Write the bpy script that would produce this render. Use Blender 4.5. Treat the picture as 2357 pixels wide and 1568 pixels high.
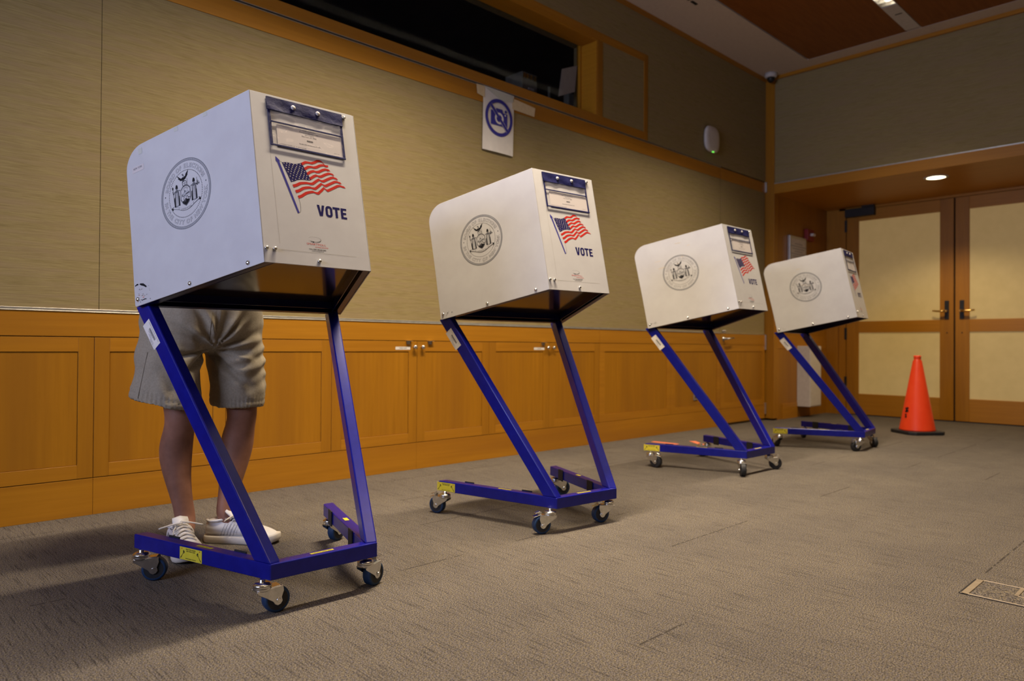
import bpy, bmesh, math, random
from mathutils import Vector, Matrix, noise
random.seed(7)
PI = math.pi
scene = bpy.context.scene
COL = scene.collection
for o in list(bpy.data.objects):
    bpy.data.objects.remove(o)

# ------------------------------------------------------------------ camera, view, world, lights
YAW, PIT, ROL, FPX, HCAM = 0.80073, 0.00824, 0.00644, 1658.714, 0.765
fw = Vector((math.cos(YAW)*math.cos(PIT), math.sin(YAW)*math.cos(PIT), math.sin(PIT)))
rt = fw.cross(Vector((0, 0, 1))).normalized()
up = rt.cross(fw)
r2 = rt*math.cos(ROL)+up*math.sin(ROL)
u2 = -rt*math.sin(ROL)+up*math.cos(ROL)
cam_d = bpy.data.cameras.new('camera')
cam_d.sensor_fit = 'HORIZONTAL'
cam_d.sensor_width = 36.0
cam_d.lens = FPX*36.0/2357.0
cam_d.clip_start = 0.05
cam_d.dof.use_dof = True
cam_d.dof.focus_distance = 2.35
cam_d.dof.aperture_fstop = 2.8
cam = bpy.data.objects.new('camera', cam_d)
COL.objects.link(cam)
cam.matrix_world = Matrix(((r2.x, u2.x, -fw.x, 0), (r2.y, u2.y, -fw.y, 0), (r2.z, u2.z, -fw.z, HCAM), (0, 0, 0, 1)))
scene.camera = cam
vs = scene.view_settings
vs.view_transform = 'Standard'
vs.look = 'None'
vs.exposure = 0.0
vs.gamma = 1.0
vs.use_curve_mapping = False

world = bpy.data.worlds.new('world')
scene.world = world
world.use_nodes = True
world.node_tree.nodes['Background'].inputs[0].default_value = (0.55, 0.7, 1.0, 1)
world.node_tree.nodes['Background'].inputs[1].default_value = 0.02

WARM = (1.0, 0.83, 0.62)
COOL = (0.62, 0.68, 1.0)


def area(name, loc, rot, sx, sy, power, col, spread=PI):
    d = bpy.data.lights.new(name, 'AREA')
    d.shape = 'RECTANGLE'
    d.size, d.size_y = sx, sy
    d.energy, d.color, d.spread = power, col, spread
    o = bpy.data.objects.new(name, d)
    COL.objects.link(o)
    o.location, o.rotation_euler = loc, rot
    return o


ROWS = [(2.13, 1.0), (-0.15, .14), (-2.43, .13)]     # y of the louvred fixtures
for y, k in ROWS:
    area('fixture_light', (2.15, y, 3.60), (0, 0, 0), 1.8, 0.10, 106*k, WARM if y > 1 else (1.0, .72, .47), math.radians(109))
    area('fixture_light', (5.15, y, 3.60), (0, 0, 0), 1.9, 0.10, 60*k, WARM if y > 1 else (1.0, .72, .47), math.radians(109))
# daylight from the window in the rear wall
area('window_daylight', (-3.05, 1.6, 2.0), (0, math.radians(-90), 0), 1.1, 2.2, 74, COOL, math.radians(125))
# recessed lamp over the double doors
dl = bpy.data.lights.new('door_lamp', 'SPOT')
dl.energy, dl.color, dl.spot_size, dl.spot_blend, dl.shadow_soft_size = 75, (1.0, .76, .44), math.radians(130), .6, .06
dlo = bpy.data.objects.new('door_lamp', dl)
COL.objects.link(dlo)
dlo.location = (7.65, 2.11, 2.375)


# ------------------------------------------------------------------ materials
def mat(name, base=(.5, .5, .5), rough=.5, metal=0.0, spec=.5, emit=None, estr=0, alpha=1.0, coat=0.0, trans=0.0):
    m = bpy.data.materials.new(name)
    m.use_nodes = True
    b = m.node_tree.nodes['Principled BSDF']
    b.inputs['Base Color'].default_value = (*base, 1)
    b.inputs['Roughness'].default_value = rough
    b.inputs['Metallic'].default_value = metal
    b.inputs['Specular IOR Level'].default_value = spec
    b.inputs['Alpha'].default_value = alpha
    b.inputs['Coat Weight'].default_value = coat
    b.inputs['Transmission Weight'].default_value = trans
    if emit:
        b.inputs['Emission Color'].default_value = (*emit, 1)
        b.inputs['Emission Strength'].default_value = estr
    return m


def nodes(m):
    nt = m.node_tree
    return nt, nt.nodes['Principled BSDF']


def noise_mat(name, c1, c2, scale=(1, 1, 1), nscale=10, detail=4, rough=.6, bump=0.0, spec=.4, lo=.3, hi=.7, coat=0.0, c3=None, s3=None, metal=0, bdist=.002):
    """two-tone stretched noise, optional second layer c3 with its own stretch"""
    m = mat(name, c1, rough, metal, spec, coat=coat)
    nt, b = nodes(m)
    tc = nt.nodes.new('ShaderNodeTexCoord')
    mp = nt.nodes.new('ShaderNodeMapping')
    mp.inputs['Scale'].default_value = scale
    nz = nt.nodes.new('ShaderNodeTexNoise')
    nz.inputs['Scale'].default_value = nscale
    nz.inputs['Detail'].default_value = detail
    nz.inputs['Roughness'].default_value = .6
    cr = nt.nodes.new('ShaderNodeValToRGB')
    cr.color_ramp.elements[0].position, cr.color_ramp.elements[1].position = lo, hi
    cr.color_ramp.elements[0].color, cr.color_ramp.elements[1].color = (*c1, 1), (*c2, 1)
    L = nt.links.new
    L(tc.outputs['Object'], mp.inputs['Vector'])
    L(mp.outputs['Vector'], nz.inputs['Vector'])
    L(nz.outputs['Fac'], cr.inputs['Fac'])
    out = cr.outputs['Color']
    if c3:
        mp3 = nt.nodes.new('ShaderNodeMapping')
        mp3.inputs['Scale'].default_value = s3
        n3 = nt.nodes.new('ShaderNodeTexNoise')
        n3.inputs['Scale'].default_value = 1
        n3.inputs['Detail'].default_value = 3
        r3 = nt.nodes.new('ShaderNodeValToRGB')
        r3.color_ramp.elements[0].position, r3.color_ramp.elements[1].position = .42, .68
        r3.color_ramp.elements[0].color, r3.color_ramp.elements[1].color = (0, 0, 0, 1), (.75, .75, .75, 1)
        mx = nt.nodes.new('ShaderNodeMix')
        mx.data_type = 'RGBA'
        L(tc.outputs['Object'], mp3.inputs['Vector'])
        L(mp3.outputs['Vector'], n3.inputs['Vector'])
        L(n3.outputs['Fac'], r3.inputs['Fac'])
        L(r3.outputs['Color'], mx.inputs['Factor'])
        L(out, mx.inputs['A'])
        mx.inputs['B'].default_value = (*c3, 1)
        out = mx.outputs['Result']
    L(out, b.inputs['Base Color'])
    if bump:
        bp = nt.nodes.new('ShaderNodeBump')
        bp.inputs['Strength'].default_value = bump
        bp.inputs['Distance'].default_value = bdist
        L(nz.outputs['Fac'], bp.inputs['Height'])
        L(bp.outputs['Normal'], b.inputs['Normal'])
    return m


M = {}
M['fabric'] = noise_mat('wall_fabric', (.235, .178, .075), (.35, .275, .125), (5, 5, 110), 2.4, 5, .95, .35, .1, .3, .72, c3=(.30, .22, .12), s3=(3, 3, 40))
WO = ((.37, .150, .007), (.46, .198, .012))
M['wood_x'] = noise_mat('wood_grain_along_wall', WO[0], WO[1], (1.2, 14, 34), 1.6, 5, .42, .05, .35, .25, .75, c3=(.33, .13, .011), s3=(.5, 4, 7))
M['wood_z'] = noise_mat('wood_grain_upright', (.33, .135, .006), (.42, .178, .009), (26, 26, 1.3), 1.8, 5, .42, .05, .35, .25, .75, c3=(.30, .122, .009), s3=(5, 5, .5))
M['wood_y'] = noise_mat('wood_grain_across', WO[0], WO[1], (20, 1.2, 30), 1.6, 5, .42, .05, .35, .25, .75)
M['wood_ceiling'] = noise_mat('ceiling_veneer', (.20, .064, .010), (.27, .090, .016), (3, 26, 10), 1.5, 4, .5, .03, .3)
M['white_ceiling'] = noise_mat('ceiling_paint', (.60, .50, .41), (.64, .54, .44), (1, 1, 1), 40, 2, .9)
M['metal'] = noise_mat('aluminium', (.52, .50, .45), (.62, .60, .55), (1, 1, 1), 30, 2, .38, metal=.85)
M['gap'] = mat('dark_gap', (.012, .008, .005), .9)
M['chrome'] = noise_mat('zinc', (.62, .62, .60), (.78, .78, .76), (1, 1, 1), 60, 2, .24, metal=1.0)
M['brass'] = mat('brass', (.75, .50, .16), .28, 1.0)
M['black'] = noise_mat('black_paint', (.012, .011, .010), (.02, .019, .018), (1, 1, 1), 50, 2, .45)
M['rubber'] = noise_mat('black_rubber', (.010, .010, .012), (.022, .022, .024), (1, 1, 1), 60, 2, .6)
M['bluetread'] = noise_mat('blue_rubber', (.008, .030, .085), (.012, .042, .11), (1, 1, 1), 60, 2, .55)
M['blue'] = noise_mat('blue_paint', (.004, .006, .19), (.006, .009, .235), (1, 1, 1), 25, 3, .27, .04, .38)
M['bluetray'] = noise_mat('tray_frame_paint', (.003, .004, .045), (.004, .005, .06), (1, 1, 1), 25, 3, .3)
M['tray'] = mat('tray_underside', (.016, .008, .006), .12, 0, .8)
M['white'] = noise_mat('booth_panel', (.565, .55, .545), (.61, .60, .59), (1, 1, 1), 9, 3, .30, .02, .45)
M['scuff'] = mat('scuff', (.26, .22, .16), .8)
M['tapeclear'] = mat('old_tape', (.55, .55, .48), .5)
M['ink'] = mat('black_ink', (.012, .012, .014), .7, spec=.15)
M['grey'] = mat('grey_ink', (.13, .13, .14), .7, spec=.15)
M['lgrey'] = mat('light_grey_ink', (.42, .42, .43), .6)
M['inkblue'] = mat('navy_ink', (.008, .005, .085), .7, spec=.12)
M['poleblue'] = mat('pole_ink', (.06, .06, .27), .7, spec=.12)
M['red'] = mat('red_ink', (.56, .018, .008), .7, spec=.15)
M['paper'] = noise_mat('paper', (.70, .66, .62), (.76, .72, .67), (1, 1, 1), 20, 2, .8)
M['card'] = mat('card', (.62, .56, .53), .7)
M['vinyl'] = noise_mat('navy_vinyl', (.006, .007, .060), (.012, .014, .090), (1, 1, 1), 30, 3, .55, .5, .2, bdist=.004)
M['yellow'] = noise_mat('yellow_sticker', (.66, .56, .03), (.72, .62, .05), (1, 1, 1), 40, 2, .5)
M['orange'] = noise_mat('cone_plastic', (.88, .055, .012), (.92, .075, .018), (1, 1, 1), 12, 3, .35, .03)
M['orangetape'] = mat('orange_tape', (.85, .22, .10), .6)
M['glow'] = mat('lamp_glow', (1, 1, 1), .5, emit=(1, .93, .74), estr=9)
M['glow2'] = mat('downlight_glow', (1, 1, 1), .5, emit=(1, .86, .50), estr=7)
M['glass'] = mat('booth_window_glass', (.01, .01, .01), .05, 0, .12, alpha=.25)
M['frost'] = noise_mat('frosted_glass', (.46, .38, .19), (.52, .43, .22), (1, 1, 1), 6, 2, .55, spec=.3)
M['frost'].node_tree.nodes['Principled BSDF'].inputs['Emission Color'].default_value = (1, .62, .19, 1)  # panes emit a faint warm glow in place of corridor light behind them
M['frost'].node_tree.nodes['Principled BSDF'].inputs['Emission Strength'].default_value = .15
M['plate'] = noise_mat('white_metal', (.60, .56, .52), (.66, .62, .58), (1, 1, 1), 30, 2, .45)
M['masking'] = noise_mat('masking_tape', (.66, .52, .30), (.72, .58, .36), (1, 1, 1), 60, 2, .8)
M['skin'] = noise_mat('skin', (.21, .095, .060), (.32, .150, .098), (1, 1, 1.0), 14, 5, .55, .12, .3, bdist=.003)
M['shirt'] = noise_mat('dark_shirt', (.015, .017, .03), (.025, .028, .045), (1, 1, 1), 60, 2, .9)
M['hair'] = noise_mat('grey_hair', (.10, .09, .08), (.2, .18, .16), (1, 1, 1), 90, 2, .7)
M['khaki'] = noise_mat('khaki_cotton', (.29, .25, .185), (.36, .315, .24), (1, 1, 1), 160, 2, .9, .25, .1)
M['stitch'] = mat('stitching', (.16, .13, .09), .9)
M['leather'] = noise_mat('white_leather', (.66, .64, .63), (.72, .70, .68), (1, 1, 1), 30, 3, .5, .05)
M['sole'] = noise_mat('rubber_sole', (.62, .57, .50), (.68, .63, .55), (1, 1, 1), 30, 2, .6)
M['lace'] = mat('lace', (.62, .57, .50), .9)
M['clear'] = mat('clear_vinyl', (.75, .72, .74), .07, 0, .9, alpha=.13)
nt, b = nodes(M['clear'])
nz = nt.nodes.new('ShaderNodeTexNoise')
nz.inputs['Scale'].default_value = 9
bp = nt.nodes.new('ShaderNodeBump')
bp.inputs['Strength'].default_value = .6
bp.inputs['Distance'].default_value = .004
tc = nt.nodes.new('ShaderNodeTexCoord')
nt.links.new(tc.outputs['Object'], nz.inputs['Vector'])
nt.links.new(nz.outputs['Fac'], bp.inputs['Height'])
nt.links.new(bp.outputs['Normal'], b.inputs['Normal'])


def carpet():
    m = mat('carpet', (.3, .27, .22), .95, 0, .1)
    nt, b = nodes(m)
    L = nt.links.new
    N = nt.nodes.new
    tc = N('ShaderNodeTexCoord')

    def nzn(scale, det, sc=(1, 1, 1)):
        mp = N('ShaderNodeMapping')
        mp.inputs['Scale'].default_value = sc
        n = N('ShaderNodeTexNoise')
        n.inputs['Scale'].default_value = scale
        n.inputs['Detail'].default_value = det
        n.inputs['Roughness'].default_value = .65
        L(tc.outputs['Object'], mp.inputs['Vector'])
        L(mp.outputs['Vector'], n.inputs['Vector'])
        return n.outputs['Fac']

    def ramp(f, stops):
        r = N('ShaderNodeValToRGB')
        e = r.color_ramp.elements
        e[0].position, e[0].color = stops[0][0], (*stops[0][1], 1)
        e[1].position, e[1].color = stops[-1][0], (*stops[-1][1], 1)
        for p, c in stops[1:-1]:
            q = e.new(p)
            q.color = (*c, 1)
        L(f, r.inputs['Fac'])
        return r.outputs['Color']

    def mix(a, bb, fac=None, mode='MIX', f=.5):
        x = N('ShaderNodeMix')
        x.data_type = 'RGBA'
        x.blend_type = mode
        L(a, x.inputs['A'])
        L(bb, x.inputs['B'])
        if fac is not None:
            L(fac, x.inputs['Factor'])
        else:
            x.inputs['Factor'].default_value = f
        return x.outputs['Result']
    base = ramp(nzn(290, 3), [(.40, (.032, .028, .022)), (.5, (.124, .110, .087)), (.61, (.235, .210, .168))])
    tint = ramp(nzn(150, 2), [(.35, (.80, .82, 1.12)), (.65, (1.14, 1.06, .84))])
    c = mix(base, tint, None, 'MULTIPLY', 1.0)
    st = ramp(nzn(1, 4, (230, 6, 1)), [(.36, (.30, .30, .33)), (.45, (.97, .97, .97)), (.75, (1.15, 1.15, 1.1))])
    c = mix(c, st, None, 'MULTIPLY', .75)
    bl = ramp(nzn(1.6, 3), [(.3, (.86, .86, .88)), (.7, (1.1, 1.09, 1.06))])
    c = mix(c, bl, None, 'MULTIPLY', 1.0)
    # dashed tile seams running along x, every 0.46 m in y
    sx = N('ShaderNodeSeparateXYZ')
    L(tc.outputs['Object'], sx.inputs[0])

    def math_(op, a, v=None, bsock=None):
        n = N('ShaderNodeMath')
        n.operation = op
        L(a, n.inputs[0])
        if bsock is not None:
            L(bsock, n.inputs[1])
        elif v is not None:
            n.inputs[1].default_value = v
        return n.outputs[0]
    yy = math_('FRACT', math_('DIVIDE', math_('ADD', sx.outputs['Y'], 40.30), .46))
    line = math_('LESS_THAN', yy, .014)
    msk = math_('GREATER_THAN', nzn(1, 2, (1.1, 6, 1)), .55)
    msk2 = math_('GREATER_THAN', nzn(60, 1), .40)
    seam = math_('MULTIPLY', math_('MULTIPLY', line, None, msk), None, msk2)
    dark = N('ShaderNodeRGB')
    dark.outputs[0].default_value = (.05, .042, .035, 1)
    c = mix(c, dark.outputs[0], seam)
    L(c, b.inputs['Base Color'])
    bp = N('ShaderNodeBump')
    bp.inputs['Strength'].default_value = .3
    bp.inputs['Distance'].default_value = .003
    L(nzn(420, 3), bp.inputs['Height'])
    L(bp.outputs['Normal'], b.inputs['Normal'])
    return m


M['carpet'] = carpet()


# ------------------------------------------------------------------ mesh helpers
class MB:
    """collects shapes (with material slots) and links them as ONE mesh object"""
    def __init__(self):
        self.v, self.f, self.mi, self.sm = [], [], [], []

    def add(self, vs_, fs, mi=0, smooth=False):
        n = len(self.v)
        self.v += [Vector(p) for p in vs_]
        for f in fs:
            self.f.append([n+i for i in f])
            self.mi.append(mi)
            self.sm.append(smooth)
        return self

    def box(self, x0, x1, y0, y1, z0, z1, mi=0):
        v = [(x, y, z) for z in (z0, z1) for y in (y0, y1) for x in (x0, x1)]
        return self.add(v, [(0, 2, 3, 1), (4, 5, 7, 6), (0, 1, 5, 4), (2, 6, 7, 3), (0, 4, 6, 2), (1, 3, 7, 5)], mi)

    def prism(self, poly, d, mi=0, smooth=False):
        """poly: list of 3D points, extruded by vector d"""
        n = len(poly)
        d = Vector(d)
        p = [Vector(q) for q in poly]
        nrm = sum(((p[i]).cross(p[(i+1) % n]) for i in range(n)), Vector((0, 0, 0)))
        if nrm.dot(d) > 0:
            p.reverse()
        v = p+[q+d for q in p]
        fs = [tuple(range(n)), tuple(range(2*n-1, n-1, -1))]
        fs += [((i+1) % n, i, n+i, n+(i+1) % n) for i in range(n)]
        return self.add(v, fs, mi, False)

    def lathe(self, prof, c, axis='z', seg=32, mi=0, smooth=True, cap=True):
        """prof: list (r, h); axis vector or letter"""
        ax = {'x': Vector((1, 0, 0)), 'y': Vector((0, 1, 0)), 'z': Vector((0, 0, 1))}[axis] if isinstance(axis, str) else Vector(axis).normalized()
        t = Vector((1, 0, 0)) if abs(ax.x) < .9 else Vector((0, 1, 0))
        e1 = ax.cross(t).normalized()
        e2 = ax.cross(e1)
        c = Vector(c)
        v = []
        for r, h in prof:
            for k in range(seg):
                a = 2*PI*k/seg
                v.append(c+ax*h+(e1*math.cos(a)+e2*math.sin(a))*r)
        fs = []
        for j in range(len(prof)-1):
            for k in range(seg):
                k2 = (k+1) % seg
                fs.append((j*seg+k, j*seg+k2, (j+1)*seg+k2, (j+1)*seg+k))
        self.add(v, fs, mi, smooth)
        if cap:
            n = len(self.v)-len(v)
            for j, fl in ((0, True), (len(prof)-1, False)):
                if prof[j][0] > 1e-5:
                    idx = [n+j*seg+k for k in range(seg)]
                    if fl:
                        idx.reverse()
                    self.f.append(idx)
                    self.mi.append(mi)
                    self.sm.append(False)
        return self

    def tube(self, pts, r, seg=8, mi=0, closed=False):
        pts = [Vector(p) for p in pts]
        n = len(pts)
        v, fs = [], []
        prev = None
        for i, p in enumerate(pts):
            if closed:
                t = pts[(i+1) % n]-pts[i-1]
            else:
                t = pts[min(i+1, n-1)]-pts[max(i-1, 0)]
            t.normalize()
            if prev is None:
                a = t.cross(Vector((0, 0, 1)))
                if a.length < .1:
                    a = t.cross(Vector((0, 1, 0)))
            else:
                a = prev-t*prev.dot(t)
            a.normalize()
            prev = a
            b_ = t.cross(a)
            rr = r[i] if isinstance(r, (list, tuple)) else r
            for k in range(seg):
                an = 2*PI*k/seg
                v.append(p+(a*math.cos(an)+b_*math.sin(an))*rr)
        m_ = n if closed else n-1
        for i in range(m_):
            for k in range(seg):
                k2 = (k+1) % seg
                j = (i+1) % n
                fs.append((i*seg+k, i*seg+k2, j*seg+k2, j*seg+k))
        if not closed:
            fs.append(tuple(range(seg-1, -1, -1)))
            fs.append(tuple((n-1)*seg+k for k in range(seg)))
        return self.add(v, fs, mi, True)

    def loft(self, rings, mi=0, smooth=True, cap=True):
        n = len(rings[0])
        v = [Vector(p) for r in rings for p in r]
        fs = [(j*n+k, j*n+(k+1) % n, (j+1)*n+(k+1) % n, (j+1)*n+k) for j in range(len(rings)-1) for k in range(n)]
        self.add(v, fs, mi, smooth)
        if cap:
            b0 = len(self.v)-len(v)
            self.f.append([b0+k for k in range(n-1, -1, -1)]); self.mi.append(mi); self.sm.append(smooth)
            self.f.append([b0+(len(rings)-1)*n+k for k in range(n)]); self.mi.append(mi); self.sm.append(smooth)
        return self

    def build(self, name, mats, parent=None, bevel=0, seg=2, subd=0, xf=None):
        me = bpy.data.meshes.new(name)
        off = Vector((0, 0, 0))
        if parent is not None and xf == 'world':
            q = parent
            while q is not None:
                off += q.location
                q = q.parent
        me.from_pydata([tuple(p-off) for p in self.v], [], self.f)
        for m_ in (mats if isinstance(mats, (list, tuple)) else [mats]):
            me.materials.append(M[m_] if isinstance(m_, str) else m_)
        me.polygons.foreach_set('material_index', self.mi)
        me.polygons.foreach_set('use_smooth', self.sm)
        me.update()
        o = bpy.data.objects.new(name, me)
        COL.objects.link(o)
        if parent is not None:
            o.parent = parent
        if bevel:
            bv = o.modifiers.new('bevel', 'BEVEL')
            bv.width, bv.segments, bv.limit_method, bv.angle_limit = bevel, seg, 'ANGLE', math.radians(35)
        if subd:
            sb = o.modifiers.new('subd', 'SUBSURF')
            sb.levels = sb.render_levels = subd
        return o


def thing(name, label, cat, loc=(0, 0, 0), rz=0.0, group=None):
    o = bpy.data.objects.new(name, None)
    COL.objects.link(o)
    o.empty_display_size = .1
    o.location, o.rotation_euler = loc, (0, 0, rz)
    o['label'], o['category'] = label, cat
    if group:
        o['group'] = group
    return o


def tag(o, label, cat, group=None):
    o['label'], o['category'] = label, cat
    if group:
        o['group'] = group
    return o


def struct(o):
    o['kind'] = 'structure'
    return o


def sbox(name, m, *b, bevel=0):
    return struct(MB().box(*b).build(name, m, bevel=bevel))


# ---- flat prints: 2-D polygons put on a plane (origin, ex, ey) just off its surface
class Print:
    def __init__(self):
        self.polys = []          # (points2d, material slot, layer)

    def poly(self, pts, mi=0, lay=0):
        self.polys.append((list(pts), mi, lay))
        return self

    def rect(self, x0, x1, y0, y1, mi=0, lay=0):
        return self.poly([(x0, y0), (x1, y0), (x1, y1), (x0, y1)], mi, lay)

    def line(self, pts, w, mi=0, lay=0):
        for (x0, y0), (x1, y1) in zip(pts, pts[1:]):
            l_ = math.hypot(x1-x0, y1-y0) or 1
            nx, ny = -(y1-y0)/l_*w/2, (x1-x0)/l_*w/2
            self.poly([(x0+nx, y0+ny), (x0-nx, y0-ny), (x1-nx, y1-ny), (x1+nx, y1+ny)], mi, lay)
        return self

    def ring(self, cx, cy, r0, r1, mi=0, lay=0, a0=0, a1=2*PI, n=72):
        for k in range(n):
            t0, t1 = a0+(a1-a0)*k/n, a0+(a1-a0)*(k+1)/n
            self.poly([(cx+r*math.cos(t), cy+r*math.sin(t)) for r, t in ((r0, t0), (r1, t0), (r1, t1), (r0, t1))], mi, lay)
        return self

    def disc(self, cx, cy, r, mi=0, lay=0, n=12, ry=None):
        ry = ry or r
        return self.poly([(cx+r*math.cos(2*PI*k/n), cy+ry*math.sin(2*PI*k/n)) for k in range(n)], mi, lay)

    def text(self, s, x, y, h, w=None, mi=0, lay=0, rot=0, align='c', bold=0.0, outline=None, tf=None):
        for pts in text_polys(s, h, w, bold, outline, align):
            c, s_ = math.cos(rot), math.sin(rot)
            self.poly([(x+c*px-s_*py, y+s_*px+c*py) for px, py in pts], mi, lay)
        return self

    def build(self, name, mats, parent, org, ex, ey, off=.0004, scale=1.0, lay=.00025):
        org, ex, ey = Vector(org), Vector(ex).normalized(), Vector(ey).normalized()
        n = ex.cross(ey).normalized()
        mb = MB()
        for pts, mi, l_ in self.polys:
            a = sum(p[0]*q[1]-q[0]*p[1] for p, q in zip(pts, pts[1:]+pts[:1]))
            if a < 0:
                pts = pts[::-1]
            mb.add([org+ex*(p[0]*scale)+ey*(p[1]*scale)+n*(off+l_*lay) for p in pts], [tuple(range(len(pts)))], mi)
        return mb.build(name, mats, parent)


_tc = {}


def text_polys(s, h, w=None, bold=0.0, outline=None, align='c'):
    """text as polygons: cap height h, optional total width w"""
    key = (s, bold)
    if key not in _tc:
        cu = bpy.data.curves.new('lettering', 'FONT')
        cu.body = s
        cu.size = 1.0
        cu.offset = bold
        cu.resolution_u = 3
        ob = bpy.data.objects.new('lettering', cu)
        COL.objects.link(ob)
        dg = bpy.context.evaluated_depsgraph_get()
        dg.update()
        me = bpy.data.meshes.new_from_object(ob.evaluated_get(dg))
        vs_ = [(v.co.x, v.co.y) for v in me.vertices]
        fs = [list(p.vertices) for p in me.polygons]
        # boundary edges for outlines
        cnt = {}
        for p in me.polygons:
            vv = list(p.vertices)
            for a, b_ in zip(vv, vv[1:]+vv[:1]):
                k = tuple(sorted((a, b_)))
                cnt[k] = cnt.get(k, 0)+1
        ed = [k for k, c_ in cnt.items() if c_ == 1]
        bpy.data.meshes.remove(me)
        bpy.data.objects.remove(ob)
        bpy.data.curves.remove(cu)
        _tc[key] = (vs_, fs, ed)
    vs_, fs, ed = _tc[key]
    if not vs_:
        return []
    x0, x1 = min(v[0] for v in vs_), max(v[0] for v in vs_)
    cap = .70
    sy = h/cap
    sx = sy if w is None else w/(x1-x0)
    ax = {'c': (x0+x1)/2, 'l': x0, 'r': x1}[align]
    P = [((v[0]-ax)*sx, v[1]*sy) for v in vs_]
    if outline:
        out = []
        for a, b_ in ed:
            (xa, ya), (xb, yb) = P[a], P[b_]
            l_ = math.hypot(xb-xa, yb-ya) or 1
            nx, ny = -(yb-ya)/l_*outline/2, (xb-xa)/l_*outline/2
            out.append([(xa+nx, ya+ny), (xa-nx, ya-ny), (xb-nx, yb-ny), (xb+nx, yb+ny)])
        return out
    return [[P[i] for i in f] for f in fs]

# ------------------------------------------------------------------ the room
YW, XB, XD, ZC, YA = 3.635, 7.28, 8.654, 3.64, 3.55
XR, YR = -3.2, -5.0
sbox('floor', 'carpet', XR, XD, YR, YW+.02, -.05, 0)

# left wall: masonry backing, fabric field, band, window surround
mb = MB()
mb.box(XR, 1.72-.9, YW+.012, YW+.25, .92, ZC)          # left of the projection window
mb.box(1.72-.9, 4.454, YW+.012, YW+.25, .92, 2.60)
mb.box(1.72-.9, 4.454, YW+.012, YW+.25, 3.21, ZC)
mb.box(4.454, 5.12, YW+.012, YW+.25, .92, ZC)
mb.box(5.12, XB+.12, YW+.012, YW+.25, .92, ZC)
mb.box(XR, XB+.12, YW+.012, YW+.25, 0, .92)
struct(mb.build('wall_left', 'fabric'))
seams = [.925]
for k, (a, b_) in enumerate(zip([XR]+seams, seams+[6.345])):
    sbox('wall_left', 'fabric', a+.0012, b_-.0012, YW, YW+.012, .921, 2.416)
sbox('wall_left', 'fabric', 5.13, XB, YW, YW+.012, 2.538, 3.60)
sbox('wall_left', 'fabric', XR, 5.13, YW, YW+.012, 3.275, 3.60)
n_t = [0]


def trim(m, *b, bevel=.0015, nm='trim'):
    n_t[0] += 1
    return sbox('%s_%d' % (nm, n_t[0]), m, *b, bevel=bevel)


# wood band with the metal track above it
for a, b_ in ((XR, .925), (.925, 4.49), (4.49, 6.345)):
    trim('wood_x', a+.001, b_-.001, YW-.004, YW+.012, 2.416, 2.522)
trim('metal', XR, 6.35, YW-.006, YW+.010, 2.522, 2.526)
trim('gap', XR, 6.35, YW-.001, YW+.010, 2.526, 2.534)
trim('metal', XR, 6.35, YW-.006, YW+.010, 2.534, 2.538)
trim('wood_x', XR, 5.13, YW-.004, YW+.012, 2.538, 2.608)
trim('wood_z', 4.454, 4.515, YW-.004, YW+.012, 2.608, 3.21)
trim('wood_z', 5.075, 5.13, YW-.004, YW+.012, 2.608, 3.275)
trim('wood_x', XR, 5.075, YW-.004, YW+.012, 3.21, 3.275)
sbox('wall_left', 'fabric', 4.515, 5.075, YW, YW+.012, 2.608, 3.21)
# jambs of the projection window (wood lined, 16 cm deep) and the dark room behind it
trim('wood_y', 4.436, 4.4545, YW-.002, YW+.16, 2.60, 3.215)
trim('wood_x', .82, 4.454, YW+.0, YW+.16, 2.59, 2.608)
trim('wood_x', .82, 4.454, YW+.0, YW+.16, 3.195, 3.215)
trim('wood_y', .80, .82, YW+.0, YW+.16, 2.59, 3.23)
trim('wood_z', 4.418, 4.4545, YW+.15, YW+.19, 2.608, 3.21)
w1 = struct(MB().box(.82, 4.418, YW+.172, YW+.178, 2.608, 3.21).build('window_1', 'glass'))
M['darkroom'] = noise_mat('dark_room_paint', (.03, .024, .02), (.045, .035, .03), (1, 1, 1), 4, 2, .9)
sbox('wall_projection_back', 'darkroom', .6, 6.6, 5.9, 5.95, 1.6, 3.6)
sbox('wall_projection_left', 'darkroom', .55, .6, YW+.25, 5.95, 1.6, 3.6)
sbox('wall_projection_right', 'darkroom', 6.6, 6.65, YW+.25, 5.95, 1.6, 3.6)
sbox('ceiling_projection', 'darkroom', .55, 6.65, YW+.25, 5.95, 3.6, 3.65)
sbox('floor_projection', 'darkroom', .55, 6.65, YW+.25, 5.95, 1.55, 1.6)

# cornice at the ceiling
trim('wood_x', XR, XB, YW-.015, YW+.012, 3.60, ZC)
trim('wood_y', XB-.015, XB+.01, YR, YW-.015, 3.605, ZC)

# wainscot: metal ledge, frieze, plinth
trim('metal', XR, 6.35, YW-.014, YW+.012, .905, .9085)
trim('metal', XR, 6.35, YW-.006, YW+.012, .9085, .920)
for a, b_ in ((XR, 4.486), (4.486, 6.35)):
    trim('wood_x', a+.001, b_-.001, YW-.010, YW+.012, .797, .905)
for a, b_ in ((XR, -.29), (-.29, .906), (.906, 2.695), (2.695, 4.486), (4.486, 6.35)):
    sbox('baseboard_left', 'wood_x', a+.0006, b_-.0006, YW-.010, YW+.012, 0, .163, bevel=.001)
trim('gap', XR, 6.35, YW+.006, YW+.012, .163, .797)

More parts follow.
